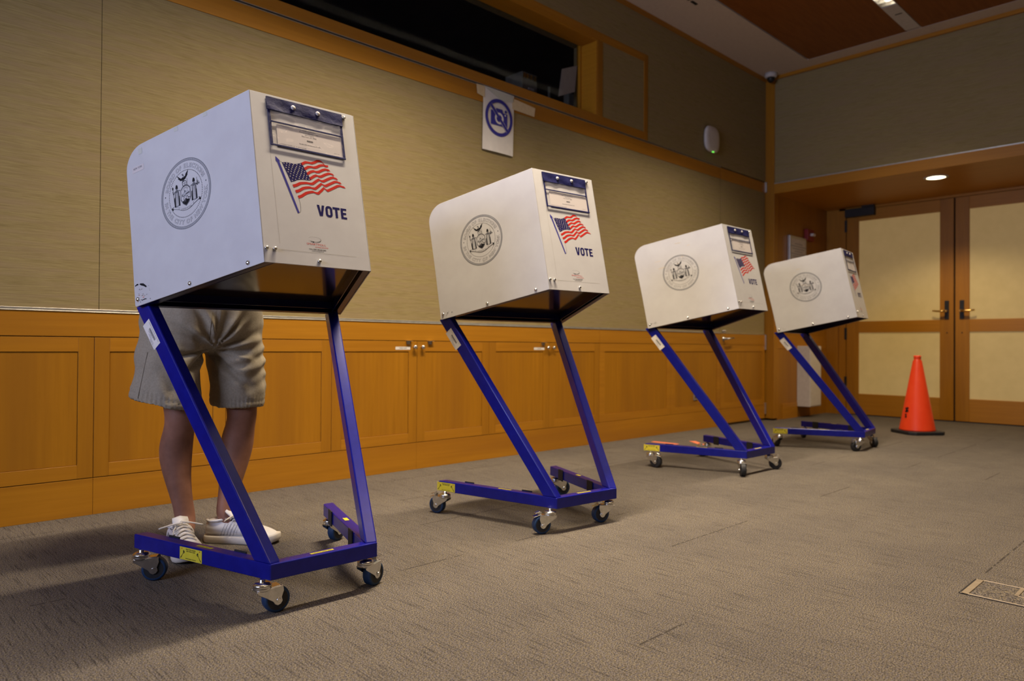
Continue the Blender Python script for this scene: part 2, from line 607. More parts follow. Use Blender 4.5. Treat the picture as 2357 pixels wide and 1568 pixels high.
# fixed wood panels right of the cupboards
for a, b_ in ((4.489, 5.494), (5.497, 6.347)):
    mb = MB()
    mb.box(a, b_, YW-.008, YW+.006, .728, .795)
    mb.box(a, b_, YW-.008, YW+.006, .166, .226)
    mb.box(a, a+.065, YW-.008, YW+.006, .226, .728)
    mb.box(b_-.065, b_, YW-.008, YW+.006, .226, .728)
    n_t[0] += 1
    struct(mb.build('trim_%d' % n_t[0], 'wood_x', bevel=.001))
    trim('wood_z', a+.066, b_-.066, YW-.004, YW+.006, .227, .727)


def cab_door(x0, x1, parent, knob_side, latch=True):
    """frame-and-panel door, front face at YW-.010"""
    z0, z1 = .1665, .7935
    s, r = .062, .060
    mb = MB()
    mb.box(x0, x0+s, YW-.010, YW+.005, z0, z1, 0)
    mb.box(x1-s, x1, YW-.010, YW+.005, z0, z1, 0)
    mb.box(x0+s, x1-s, YW-.010, YW+.005, z1-.064, z1, 1)
    mb.box(x0+s, x1-s, YW-.010, YW+.005, z0, z0+r, 1)
    mb.box(x0+s+.0012, x1-s-.0012, YW-.0065, YW+.005, z0+r+.0012, z1-.0652, 0)
    d = mb.build('door', ['wood_z', 'wood_x'], parent, bevel=.0008, seg=1, xf='world')
    kx = x1-.026 if knob_side == 'r' else x0+.032
    k = MB().lathe([(.004, 0), (.005, .008), (.006, .012), (.0125, .016), (.0135, .021), (.011, .026), (.0, .028)], (kx, YW-.010, .757), (0, -1, 0), 20)
    k.build('knob', 'chrome', d, xf='world')
    if latch:
        lx = (x1-.085, x1-.045) if knob_side == 'r' else (x0+.078, x0+.118)
        l_ = MB().box(lx[0], lx[1], YW-.030, YW-.008, .7935, .7955)
        l_.box(lx[0]+.008, lx[1]-.008, YW-.012, YW-.009, .775, .7935)
        l_.build('latch', 'metal', d, xf='world')
    return d


cabs = [(-.285, .307, .906, 'double cupboard at the far left, partly outside the picture'),
        (.906, 1.502, 2.101, 'double cupboard in the wood wainscot behind the standing person'),
        (2.101, 2.695, 3.301, 'double cupboard seen between the two nearest booths, two round knobs in the middle'),
        (3.301, 3.899, 4.486, 'double cupboard seen through the legs of the second booth')]
for i, (a, m_, b_, lab) in enumerate(cabs):
    c = thing('wall_cupboard', 'honey wood '+lab, 'cupboard', ((a+b_)/2, YW, .165), group='cupboards built into the wood wainscot')
    cab_door(a+.0012, m_-.0012, c, 'r', i > 1)
    cab_door(m_+.0012, b_-.0012, c, 'l', i > 1)
    if i > 1:
        p = Print()
        p.rect(0, .11, 0, .018, 0, 0)
        p.text('TABLE LEGS' if i == 2 else 'CHAIRS', .055, .0055, .0075, None, 1, 1)
        x = m_-.163
        pr = p.build('label_strip', ['paper', 'ink'], c, Vector((x, YW-.0104, .741))-c.location, (1, 0, 0), (0, 0, 1))

# flush passage door in the left wall
d1 = struct(thing('door_1', 'flush passage door clad like the wall, lever handle at its left edge', 'door', (6.81, YW, .02)))
dx0, dx1 = 6.353, 7.262
mb = MB()
mb.box(dx0, dx1, YW-.010, YW+.012, .022, .163)
mb.box(dx0, dx1, YW-.010, YW+.012, .797, .905)
mb.box(dx0, dx1, YW-.004, YW+.012, 2.416, 2.526)
mb.build('door_leaf', 'wood_x', d1, bevel=.001, xf='world')
MB().box(dx0, dx1, YW, YW+.012, .912, 2.416).build('fabric_panel', 'fabric', d1, xf='world')
mb = MB()
mb.box(dx0, dx1, YW-.008, YW+.006, .728, .795)
mb.box(dx0, dx1, YW-.008, YW+.006, .166, .226)
mb.box(dx0, dx0+.075, YW-.008, YW+.006, .226, .728)
mb.box(dx1-.055, dx1, YW-.008, YW+.006, .226, .728)
mb.box(dx0+.076, dx1-.056, YW-.004, YW+.006, .227, .727, 1)
mb.build('wood_panel', ['wood_x', 'wood_z'], d1, bevel=.001, xf='world')
MB().box(dx0, dx1, YW-.012, YW, .905, .911).build('edge_strip', 'metal', d1, xf='world')
hd = MB().lathe([(.024, 0), (.024, .006), (.010, .010), (.009, .05)], (6.40, YW-.010, .853), (0, -1, 0), 20)
hd.tube([(6.40, YW-.055, .853), (6.45, YW-.058, .858), (6.525, YW-.055, .862)], .008, 10)
hd.build('lever_handle', 'chrome', d1, xf='world')
MB().lathe([(.016, 0), (.014, .012), (0, .014)], (6.40, YW-.001, .925), (0, -1, 0), 16).lathe([(.016, 0), (.014, .012), (0, .014)], (6.435, YW-.001, .925), (0, -1, 0), 16).build('lock_cylinder', 'chrome', d1, xf='world')
for z0, z1 in ((.745, .905), (.065, .185), (2.42, 2.53)):
    MB().box(dx1-.006, dx1+.012, YW-.022, YW, z0, z1).build('hinge', 'metal', d1, bevel=.002, xf='world')
trim('gap', dx0, XB, YW+.013, YW+.02, 0, .05)
trim('gap', XR, XB, YW+.001, YW+.012, 2.526, 2.5375)

# corner column and alcove
XCOL = XB
mb = MB().box(XCOL, XCOL+.10, 3.537, YW+.02, .02, 3.605)
struct(mb.build('trim_90', 'wood_z', bevel=.002))
sbox('wall_alcove_left', 'wood_z', XCOL+.10, XD+.03, YA, YA+.10, 0, 2.41)
sbox('baseboard_alcove', 'wood_x', XCOL+.22, XD-.80, YA-.010, YA, 0, .163)
trim('wood_x', XCOL+.10, XD, YA-.004, YA, .76, .90)
# fascia over the alcove
sbox('wall_fascia', 'fabric', XB+.012, XB+.2, YR, 3.537, 2.512, 3.605)
trim('metal', XB-.002, XB+.012, YR, 3.537, 2.500, 2.512)
struct(MB().box(XB-.006, XB+.10, YR, 3.537, 2.398, 2.500).build('trim_91', 'wood_y', bevel=.002))
sbox('ceiling_alcove', 'wood_y', XB+.10, XD+.03, YR, YA, 2.40, 2.44)
sbox('wall_back', 'wood_z', XD, XD+.03, 3.325, YA, 0, 2.41)
sbox('wall_back', 'wood_y', XD, XD+.03, .99, 3.325, 2.372, 2.41)
sbox('wall_back', 'wood_z', XD, XD+.03, YR, 1.09, 0, 2.41)
trim('wood_z', XD-.012, XD, 3.325, 3.40, 0, 2.40)
trim('wood_y', XD-.012, XD, 1.09, 3.40, 2.374, 2.40)
trim('gap', XD+.028, XD+.032, 1.09, 3.325, 0, 2.38)


def glazed_door(num, y0, y1, handle_at_low, label):
    """y0<y1 leaf edges; handle near the meeting stile"""
    t = struct(thing('door_%d' % num, label, 'door', (XD, (y0+y1)/2, .01)))
    z = (.010, .247, .950, 1.080, 2.236, 2.368)
    so, sm = (.137, .130)
    ya, yb = (y0+sm, y1-so) if handle_at_low else (y0+so, y1-sm)
    mb = MB()
    mb.box(XD-.004, XD+.028, y0, ya, z[0], z[5], 0)
    mb.box(XD-.004, XD+.028, yb, y1, z[0], z[5], 0)
    for a, b_ in ((z[0], z[1]), (z[2], z[3]), (z[4], z[5])):
        mb.box(XD-.004, XD+.028, ya, yb, a, b_, 1)
    mb.build('door_frame', ['wood_z', 'wood_y'], t, bevel=.002, xf='world')
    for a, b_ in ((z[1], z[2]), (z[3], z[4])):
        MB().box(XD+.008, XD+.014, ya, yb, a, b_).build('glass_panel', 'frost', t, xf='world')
    hy = y0+.062 if handle_at_low else y1-.062
    sgn = 1 if handle_at_low else -1
    MB().box(XD-.014, XD-.004, hy-.021, hy+.021, 1.085, 1.282).build('handle_plate', 'black', t, bevel=.003, xf='world')
    hn = MB().lathe([(.012, 0), (.012, .045)], (XD-.014, hy, 1.170), (-1, 0, 0), 14)
    hn.tube([(XD-.058, hy, 1.170), (XD-.062, hy+sgn*.04, 1.168), (XD-.058, hy+sgn*.085, 1.170), (XD-.050, hy+sgn*.125, 1.176)], [.010, .011, .010, .008], 10)
    hn.build('lever_handle', 'brass', t, xf='world')
    MB().lathe([(.007, 0), (.006, .003), (0, .004)], (XD-.004, hy, .94), (-1, 0, 0), 10).build('screw_cover', 'black', t, xf='world')
    if handle_at_low:
        for za, zb in ((2.123, 2.261), (.87, 1.008), (.33, .44)):
            MB().box(XD-.016, XD-.002, y1-.006, y1+.020, za, zb).build('hinge', 'black', t, bevel=.002, xf='world')
        mb = MB().box(XD-.065, XD-.004, 2.995, 3.318, 2.285, 2.380)
        mb.box(XD-.075, XD-.030, 2.995, 3.13, 2.380, 2.432)
        mb.build('door_closer', 'black', t, bevel=.004, xf='world')
    return t


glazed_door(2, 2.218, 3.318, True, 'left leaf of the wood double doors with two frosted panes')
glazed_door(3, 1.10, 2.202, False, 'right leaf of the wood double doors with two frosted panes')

# rest of the room (behind and beside the camera)
sbox('wall_right', 'fabric', XR, XD, YR-.1, YR, 0, ZC)
mb = MB()
mb.box(XR-.1, XR, YR, .4, 0, ZC)
mb.box(XR-.1, XR, 2.8, YW+.2, 0, ZC)
mb.box(XR-.1, XR, .4, 2.8, 0, 1.4)
mb.box(XR-.1, XR, .4, 2.8, 2.6, ZC)
struct(mb.build('wall_rear', 'fabric'))
trim('wood_y', XR-.02, XR+.02, .36, .42, 1.36, 2.64)
trim('wood_y', XR-.02, XR+.02, 2.78, 2.84, 1.36, 2.64)

# ceiling: painted border, dark reveal, veneered panels between the louvred lights
YP, XP = 3.09, 7.085
mb = MB()
mb.box(XR, XB+.1, YP+.014, YW+.1, ZC, ZC+.06)
mb.box(XP, XB+.2, YR, YP+.014, ZC, ZC+.06)
struct(mb.build('ceiling', 'white_ceiling'))
struct(MB().box(XR, XP, YP, YP+.014, ZC+.02, ZC+.06).build('trim_92', 'gap'))
ys = [YP]+[v for y, k in ROWS for v in (y+.062, y-.062)]+[YR]
for a, b_ in zip(ys[0::2], ys[1::2]):
    sbox('ceiling_panel', 'wood_ceiling', XR, XP, b_, a, ZC+.002, ZC+.06)
sbox('ceiling_top', 'white_ceiling', XR, XB+.2, YR, YW+.2, ZC+.12, ZC+.16)
for k, (y, _) in enumerate(ROWS):
    lab = ['louvred strip light in the veneer ceiling, its blank end plate towards the doors',
           'second louvred strip light of the ceiling, above the camera', 'third louvred strip light of the ceiling, far right'][k]
    t = thing('strip_light', lab, 'ceiling light', (5, y, ZC), group='louvred strip lights in the ceiling')
    mb = MB()
    mb.box(6.44, 7.045, y-.060, y+.060, ZC-.004, ZC+.002)
    mb.box(XR, 6.44, y-.062, y-.055, ZC-.002, ZC+.08)
    mb.box(XR, 6.44, y+.055, y+.062, ZC-.002, ZC+.08)
    mb.build('end_plate', 'plate', t, xf='world')
    MB().box(6.64, 6.655, y-.035, y+.02, ZC-.0055, ZC-.004).build('plate_slot', 'black', t, xf='world')
    x = 6.43
    blade = None
    for j in range(12):
        if blade is None:
            blade = MB().box(x-.003, x, y-.055, y+.055, ZC-.001, ZC+.028).build('louver_blade', 'chrome', t, xf='world')
        else:
            bl_ = blade.copy()
            COL.objects.link(bl_)
            bl_.parent = t
            bl_.location.x = -.075*j
    MB().lathe([(.013, 0), (.013, 9.0)], (-2.7, y+.005, ZC+.045), 'x', 12).build('lamp_tube', 'glow', t, xf='world')
# small air slot marks on the border
for k, (x, y) in enumerate(((5.02, 3.25), (5.13, 3.25), (5.24, 3.25))):
    tag(MB().box(x-.04, x+.04, y-.012, y+.012, ZC-.004, ZC+.001).build('ceiling_air_slot', 'black'),
        'small dark slot in the painted ceiling border, %s of three' % ['nearest the camera', 'middle one', 'nearest the doors'][k], 'vent', 'air slots in the ceiling border')

# downlight over the doors
t = thing('recessed_downlight', 'round glowing downlight in the wood soffit above the double doors', 'ceiling light', (7.65, 2.11, 2.40))
MB().lathe([(.080, 0), (.105, 0), (.105, -.004), (.080, -.006)], (7.65, 2.11, 2.400), 'z', 40, cap=False).build('trim_ring', 'plate', t, xf='world')
MB().lathe([(.082, 0), (.082, -.0035)], (7.65, 2.11, 2.4005), 'z', 40).build('lamp_lens', 'glow2', t, xf='world')

# ------------------------------------------------------------------ voting booths
TH = math.radians(12.7)
EU = Vector((0, math.cos(TH), -math.sin(TH)))      # along the tray, rearwards
EV = Vector((0, math.sin(TH), math.cos(TH)))       # up the tilted box
B0 = Vector((0, .0535, 1.0055))
HF, HR, LU, HV, LUR = .178, .370, .5405, .5395, .5475
K_ = (.360-.1755)/.61                               # splay of the base rails
W0, D_, ZB_, ZT_ = .1755, .61, .100, .1465


def bx(x, u, v):
    return Vector((x, 0, 0))+B0+EU*u+EV*v


def side_dir(s):
    return (bx(s*HR, LU, 0)-bx(s*HF, 0, 0)).normalized()


def seal_print():
    p = Print()
    # 0 ink, 1 grey, 2 light grey, 3 panel white
    p.ring(0, 0, .985, 1.0, 1)
    p.ring(0, 0, .925, .937, 1)
    p.ring(0, 0, .937, .985, 2)
    for k in range(150):
        a = 2*PI*k/150
        p.line([(.94*math.cos(a), .94*math.sin(a)), (.982*math.cos(a+.03), .982*math.sin(a+.03))], .011, 1, 1)
    for k in range(84):
        a = 2*PI*k/84
        p.disc(.665*math.cos(a), .665*math.sin(a), .0135, 0, 0, 6)

    def arc(txt, a0, a1, r, h, top=True):
        n = len(txt)
        wd = [(.55 if c in 'I' else .6 if c == ' ' else 1.25 if c in 'WMO' else 1.0) for c in txt]
        tot = sum(wd)
        cur = 0
        for c, w in zip(txt, wd):
            a = a0+(a1-a0)*(cur+w/2)/tot
            cur += w
            if c == ' ':
                continue
            if top:
                p.text(c, r*math.cos(a), r*math.sin(a), h, None, 1, 0, a-PI/2, 'c', .045)
                p.text(c, r*math.cos(a), r*math.sin(a), h, None, 3, 1, a-PI/2, 'c', .008)
            else:
                p.text(c, r*math.cos(a), r*math.sin(a), h, None, 1, 0, a+PI/2, 'c', .045)
                p.text(c, r*math.cos(a), r*math.sin(a), h, None, 3, 1, a+PI/2, 'c', .008)
    arc('BOARD OF ELECTIONS', math.radians(163), math.radians(19), .735, .118)
    arc('IN THE CITY OF NEW YORK', math.radians(182), math.radians(360), .86, .118, False)
    p.disc(-.82, .12, .022, 1)
    p.disc(.82, .12, .022, 1)
    # eagle on a globe
    p.poly([(-.06, .50), (-.14, .47), (-.32, .61), (-.24, .50), (-.27, .49), (-.19, .44), (-.2, .42), (-.10, .40), (-.04, .40), (0, .44)], 0)
    p.poly([(-.03, .50), (.02, .50), (.05, .56), (.17, .66), (.12, .53), (.13, .52), (.07, .46), (.02, .41), (-.04, .42)], 0)
    p.poly([(-.07, .52), (-.11, .58), (-.08, .60), (-.04, .57), (-.02, .50)], 1)
    p.poly([(-.09, .42), (-.12, .33), (-.03, .36), (.0, .42)], 1)
    p.ring(-.02, .30, .075, .09, 0, 0, n=24)
    p.line([(-.09, .30), (.05, .30)], .01, 1)
    p.line([(-.02, .37), (-.02, .23)], .01, 1)
    p.line([(.09, .42), (.09, .2)], .012, 1)
    # shield
    sh = [(-.20, .14), (-.10, .23), (0, .26), (.10, .23), (.20, .14), (.21, -.14), (.13, -.27), (0, -.36), (-.13, -.27), (-.21, -.14)]
    p.poly(sh, 1)
    p.poly([(x*.86, y*.86-.006) for x, y in sh], 3, 1)
    p.poly([(-.16, .0), (-.08, .05), (-.03, .12), (.02, .06), (.07, .1), (.17, -.02), (.16, -.08), (-.16, -.08)], 2, 2)
    p.poly([(-.03, .12), (.02, .06), (-.05, .02)], 1, 3)
    rnd = random.Random(3)
    for k in range(26):
        x, y = rnd.uniform(-.16, .12), rnd.uniform(-.24, .0)
        if abs(x) < .17+y*.3:
            p.line([(x, y), (x+rnd.uniform(.04, .09), y+rnd.uniform(-.02, .03))], .016, 0 if k % 2 else 1, 4)
    p.poly([(-.14, -.21), (0, -.15), (.14, -.2), (.08, -.28), (0, -.33), (-.1, -.27)], 0, 3)
    for k in range(9):
        a = PI*(.15+.7*k/8)
        p.line([(.08*math.cos(a), .07+.08*math.sin(a)), (.13*math.cos(a), .07+.13*math.sin(a))], .007, 1, 4)
    # two standing figures
    for s in (-1, 1):
        bxx = s*.345
        dy = 0
        p.poly([(bxx-.085, .10), (bxx-.05, .2), (bxx+.05, .2), (bxx+.09, .10), (bxx+.10, -.28), (bxx-.11, -.28)], 1)
        p.poly([(bxx-.045, .12), (bxx+.035, .12), (bxx+.05, -.26), (bxx-.06, -.26)], 3, 1)
        for q in (-.035, .0, .03):
            p.line([(bxx+q*.5, .12), (bxx+q*1.4, -.26)], .010, 1, 2)
        p.poly([(bxx-.11, -.02), (bxx-.07, .02), (bxx-.07, -.28), (bxx-.12, -.28)], 0, 2)
        p.poly([(bxx+.07, .02), (bxx+.10, .0), (bxx+.11, -.28), (bxx+.07, -.28)], 0, 2)
        p.disc(bxx, .255, .042, 1, 0, 10, .055)
        p.poly([(bxx-.05, .25), (bxx-.03, .33), (bxx, .355), (bxx+.04, .32), (bxx+.055, .22), (bxx+.03, .24), (bxx-.03, .24)], 0, 1)
        p.line([(bxx+s*.07, .17), (bxx+s*.14, .10), (bxx+s*.16, .2)], .03, 1)
        p.line([(bxx-s*.07, .17), (bxx-s*.13, .15)], .03, 1)
    p.line([(-.50, .27), (-.455, -.24)], .014, 0)
    p.disc(-.50, .28, .025, 0, 0, 8, .05)
    p.line([(.50, .24), (.46, .20), (.54, .20)], .012, 0)
    p.disc(.46, .15, .03, 1, 0, 8)
    p.disc(.54, .14, .03, 1, 0, 8)
    p.line([(.47, .33), (.49, .10)], .01, 0)
    # ribbon
    top = [(-.30, -.33), (-.15, -.39), (0, -.41), (.15, -.39), (.30, -.33)]
    bot = [(.29, -.40), (.15, -.46), (0, -.48), (-.15, -.46), (-.29, -.40)]
    p.poly(top+bot, 1, 5)
    p.poly([(x*.97, y+(-.008 if i < 5 else .008)) for i, (x, y) in enumerate(top+bot)], 3, 6)
    for i, c in enumerate('EXCELSIOR'):
        xx = -.2+.05*i
        p.text(c, xx, -.452+.35*xx*xx, .036, None, 0, 7, xx*.6, 'c', .02)
    for s in (-1, 1):
        p.poly([(s*.27, -.33), (s*.52, -.25), (s*.55, -.30), (s*.30, -.39)], 1, 5)
        p.poly([(s*.285, -.335), (s*.51, -.26), (s*.53, -.295), (s*.31, -.375)], 3, 6)
        p.poly([(s*.50, -.25), (s*.58, -.28), (s*.56, -.35), (s*.51, -.33), (s*.53, -.30)], 0, 6)
    return p


def flag_print():
    """flag on a pole, waving (coordinates in metres on the front panel)"""
    p = Print()
    top = [(.0843, .3208), (.0935, .3235), (.1019, .3242), (.1130, .3238), (.1249, .3230), (.1360, .3262), (.1468, .3307), (.1611, .3400), (.1715, .3400), (.1822, .3400), (.1920, .3450), (.2018, .3515), (.2100, .3525), (.2170, .3515)]
    bot = [(.1285, .2112), (.1399, .2163), (.1564, .2290), (.1680, .2340), (.1810, .2377), (.1900, .2345), (.1975, .2341), (.2100, .2460), (.2200, .2570), (.2250, .2520), (.2306, .2484), (.2540, .2620), (.2729, .2735), (.2960, .2709)]

    def at(s, t):
        x = s*(len(top)-1)
        i = min(int(x), len(top)-2)
        f = x-i
        a = [top[i][k]*(1-f)+top[i+1][k]*f for k in (0, 1)]
        b_ = [bot[i][k]*(1-f)+bot[i+1][k]*f for k in (0, 1)]
        return (a[0]*(1-t)+b_[0]*t, a[1]*(1-t)+b_[1]*t)
    NS = 44
    for k in range(0, 13, 2):
        t0, t1 = k/13, (k+1)/13
        for j in range(NS):
            s0, s1 = j/NS, (j+1)/NS
            if k < 7 and s1 < .47:
                continue
            p.poly([at(s0, t0), at(s0, t1), at(s1, t1), at(s1, t0)], 0)
    cs = .47
    for j in range(16):
        for i in range(7):
            s0, s1 = cs*j/16, cs*(j+1)/16
            t0, t1 = i/13, (i+1)/13
            p.poly([at(s0, t0), at(s0, t1), at(s1, t1), at(s1, t0)], 1)
    for r in range(9):
        for c in range(6 if r % 2 == 0 else 5):
            s = cs*((c+.5)/6 if r % 2 == 0 else (c+1)/6)
            x, y = at(s, (r+.5)/9*7/13)
            p.poly([(x+(.0022 if q % 2 == 0 else .0011)*math.sin(q*PI/5), y+(.0022 if q % 2 == 0 else .0011)*math.cos(q*PI/5)) for q in range(10)], 3, 1)
    p.poly([(.0648, .3379), (.0772, .3262), (.0764, .3213), (.1259, .1650), (.1203, .1631), (.0695, .3179), (.0645, .3237)], 2)
    p.line([(.0767, .3235), (.0843, .3208)], .0008, 4)
    p.line([(.1285, .2112), (.1305, .199), (.1317, .1828), (.1305, .172), (.1273, .1661), (.1235, .1641)], .0007, 4)
    p.poly([(.2175, .3519), (.2292, .3393), (.2409, .3401), (.2399, .3335), (.2298, .3324)], 0)
    p.poly([(.2324, .3225), (.2406, .3245), (.24, .3194), (.2349, .3192)], 0)
    p.poly([(.2501, .305), (.2554, .3059), (.2593, .3017), (.2545, .3035)], 0)
    p.poly([(.2623, .2965), (.2691, .2906), (.2700, .2880), (.2640, .2935)], 0)
    p.poly([(.2742, .284), (.2817, .2765), (.2735, .2820)], 0)
    return p


def vote_print():
    p = Print()
    x0, x1, y0, y1 = .1862, .2889, .1646, .2000
    h = y1-y0
    # V
    p.poly([(x0, y1), (x0+.0085, y1), (x0+.0125, y0+.010), (x0+.0125, y0), (x0+.0075, y0)])
    p.poly([(x0+.0255, y1), (x0+.0170, y1), (x0+.0125, y0+.010), (x0+.0125, y0), (x0+.0178, y0)])
    # O
    cx, ox, n = x0+.0405, .0118, 10

    def rr(w, hh, r):
        out = []
        for qx, qy, a0 in ((1, 1, 0), (-1, 1, PI/2), (-1, -1, PI), (1, -1, 1.5*PI)):
            for k in range(7):
                a = a0+PI/2*k/6
                out.append((cx+qx*(w-r)+r*math.cos(a), (y0+y1)/2+qy*(hh-r)+r*math.sin(a)))
        return out
    o1, o2 = rr(ox, h/2+.0006, .0105), rr(.0042, h/2-.0062, .004)
    for k in range(len(o1)):
        k2 = (k+1) % len(o1)
        p.poly([o1[k], o1[k2], o2[k2], o2[k]])
    # T
    p.rect(x0+.0540, x0+.0790, y1-.0068, y1)
    p.rect(x0+.0625, x0+.0705, y0, y1-.0068)
    # E
    ex = x0+.0822
    p.rect(ex, ex+.0080, y0, y1)
    for a in (y0, (y0+y1)/2-.0030, y1-.0064):
        p.rect(ex+.0080, ex+(.0205 if a != (y0+y1)/2-.0030 else .0185), a, a+.0064)
    return p


def logo_print():
    p = Print()
    a = [math.radians(x) for x in range(-155, 160, 9)]
    cx, cy = .1665, .0838
    for t0, t1 in zip(a, a[1:]):
        w = .0003+.0011*max(0, math.cos(t0+.9))
        p.line([(cx+.0215*math.cos(t0), cy+.0082*math.sin(t0)), (cx+.0215*math.cos(t1), cy+.0082*math.sin(t1))], w, 0)
    p.disc(.1625, .0757, .0020, 0)
    p.disc(.1575, .0767, .0015, 0)
    p.disc(.1535, .0780, .0010, 0)
    p.text('SMARTPOLL', .1715, .0655, .0062, .0640, 1, 0, 0, 'c', -.008)
    p.text('VOTING BOOTH', .1880, .0583, .0034, .0440, 1, 0, 0, 'c', .01)
    p.text('TOLL FREE: 888-889-8683', .1735, .0505, .0032, .0570, 0, 0, 0, 'c', .02)
    p.text('www.smartpoll.us', .1735, .0455, .0026, .0400, 0, 0, 0, 'c', .02)
    p.line([(.0552, .0411), (.3062, .0416)], .0006, 2)
    p.line([(.050, .36), (.0535, .06)], .0004, 2)
    return p


def pouch_parts(root, org, ex, ey, wavy):
    """document pouch hanging from two snaps; org = lower left corner of the front panel"""
    n = ex.cross(ey)

    def P(x, y, h=0.0):
        return org+ex*x+ey*y+n*h
    mb = MB()
    x0, x1, yb = .0525, .3065, .3700

    def strip(a, b_, c, d, h=.0035, t=.0018):
        mb.prism([P(*a, h), P(*b_, h), P(*c, h), P(*d, h)], -n*t)
    strip((x0, .490), (x0, yb), (x0+.0085, yb), (x0+.0085, .490))
    strip((x1-.0085, .490), (x1-.0085, yb), (x1, yb), (x1, .490))
    strip((x0, yb+.006), (x0, yb), (x1, yb), (x1, yb+.006), .005)
    strip((x0+.008, .4522), (x0+.008, .4470), (x1-.008, .4470), (x1-.008, .4522), .0048)
    pouch = mb.build('document_pouch', 'vinyl', root, bevel=.0006, seg=1)
    # upper flap with slight waves
    mb = MB()
    nx, ny = 24, 6
    for sgn in (1,):
        g = [[P(x0-.002+(x1-x0+.004)*i/nx, .4875+(.5300-.4875)*j/ny, .0045+(.0012*math.sin(i*.9+wavy)+.0010*math.sin(i*.4+j))*(1-j/ny)) for i in range(nx+1)] for j in range(ny+1)]
        v = [q for r in g for q in r]
        mb.add(v, [(j*(nx+1)+i, j*(nx+1)+i+1, (j+1)*(nx+1)+i+1, (j+1)*(nx+1)+i) for j in range(ny) for i in range(nx)], 0, True)
        v2 = [q-n*.003 for q in v]
        mb.add(v2, [(j*(nx+1)+i, (j+1)*(nx+1)+i, (j+1)*(nx+1)+i+1, j*(nx+1)+i+1) for j in range(ny) for i in range(nx)], 0, True)
        mb.add([P(x0-.002, .4875, .0045), P(x1+.002, .4875, .0045), P(x1+.002, .4875, .001), P(x0-.002, .4875, .001)], [(0, 3, 2, 1)])
    mb.build('pouch_flap', 'vinyl', pouch)
    for sx in (.1368, .2208):
        s = MB().lathe([(.0078, 0), (.0076, .002), (.0060, .0042), (.0032, .0052), (0, .0055)], P(sx, .511, .0045), n, 20)
        s.build('snap_button', 'plate', pouch)
    pr = Print()
    pr.rect(.0765, .2990, .3745, .4465, 0, 0)
    pr.text('NAMED POLL SITE', .1846, .4395, .0038, None, 2, 1, 0, 'c', .01)
    pr.text('Metropolitan Museum of Art', .1835, .4330, .0042, .065, 2, 1, 0, 'c', .01)
    pr.text('1000 5 Avenue', .1845, .4265, .0040, .032, 2, 1, 0, 'c', .01)
    pr.text('New York, NY 10028', .1835, .4200, .0042, .050, 2, 1, 0, 'c', .01)
    for k in range(17):
        pr.rect(.1742+k*.00125, .1742+k*.00125+(.0009 if k % 3 else .0005), .4056, .4115, 1, 1)
    pr.text('South Side & Second Fl. SR', .1835, .3930, .0042, .072, 2, 1, 0, 'c', .01)
    pr.text('CONTAINS BALLOT MATERIAL - DO NOT REMOVE THIS CARD', .080, .3800, .0028, .09, 2, 1, 0, 'l', .01)
    pr.text('SITE 01-07', .2762, .3835, .0030, None, 2, 1)
    pr.rect(.09, .297, .3765, .3770, 2, 1)
    pr.build('address_card', ['card', 'ink', 'grey'], pouch, org, ex, ey, .0016)
    mb = MB()
    nx, ny = 30, 14
    xx0, xx1, yy0, yy1 = x0+.006, x1-.006, yb+.004, .489
    v = [P(xx0+(xx1-xx0)*i/nx, yy0+(yy1-yy0)*j/ny, .0034+.0012*noise.noise(Vector((i*.35+wavy, j*.45, 0)))) for j in range(ny+1) for i in range(nx+1)]
    mb.add(v, [(j*(nx+1)+i, j*(nx+1)+i+1, (j+1)*(nx+1)+i+1, (j+1)*(nx+1)+i) for j in range(ny) for i in range(nx)], 0, True)
    mb.build('clear_sleeve', 'clear', pouch)
    return pouch


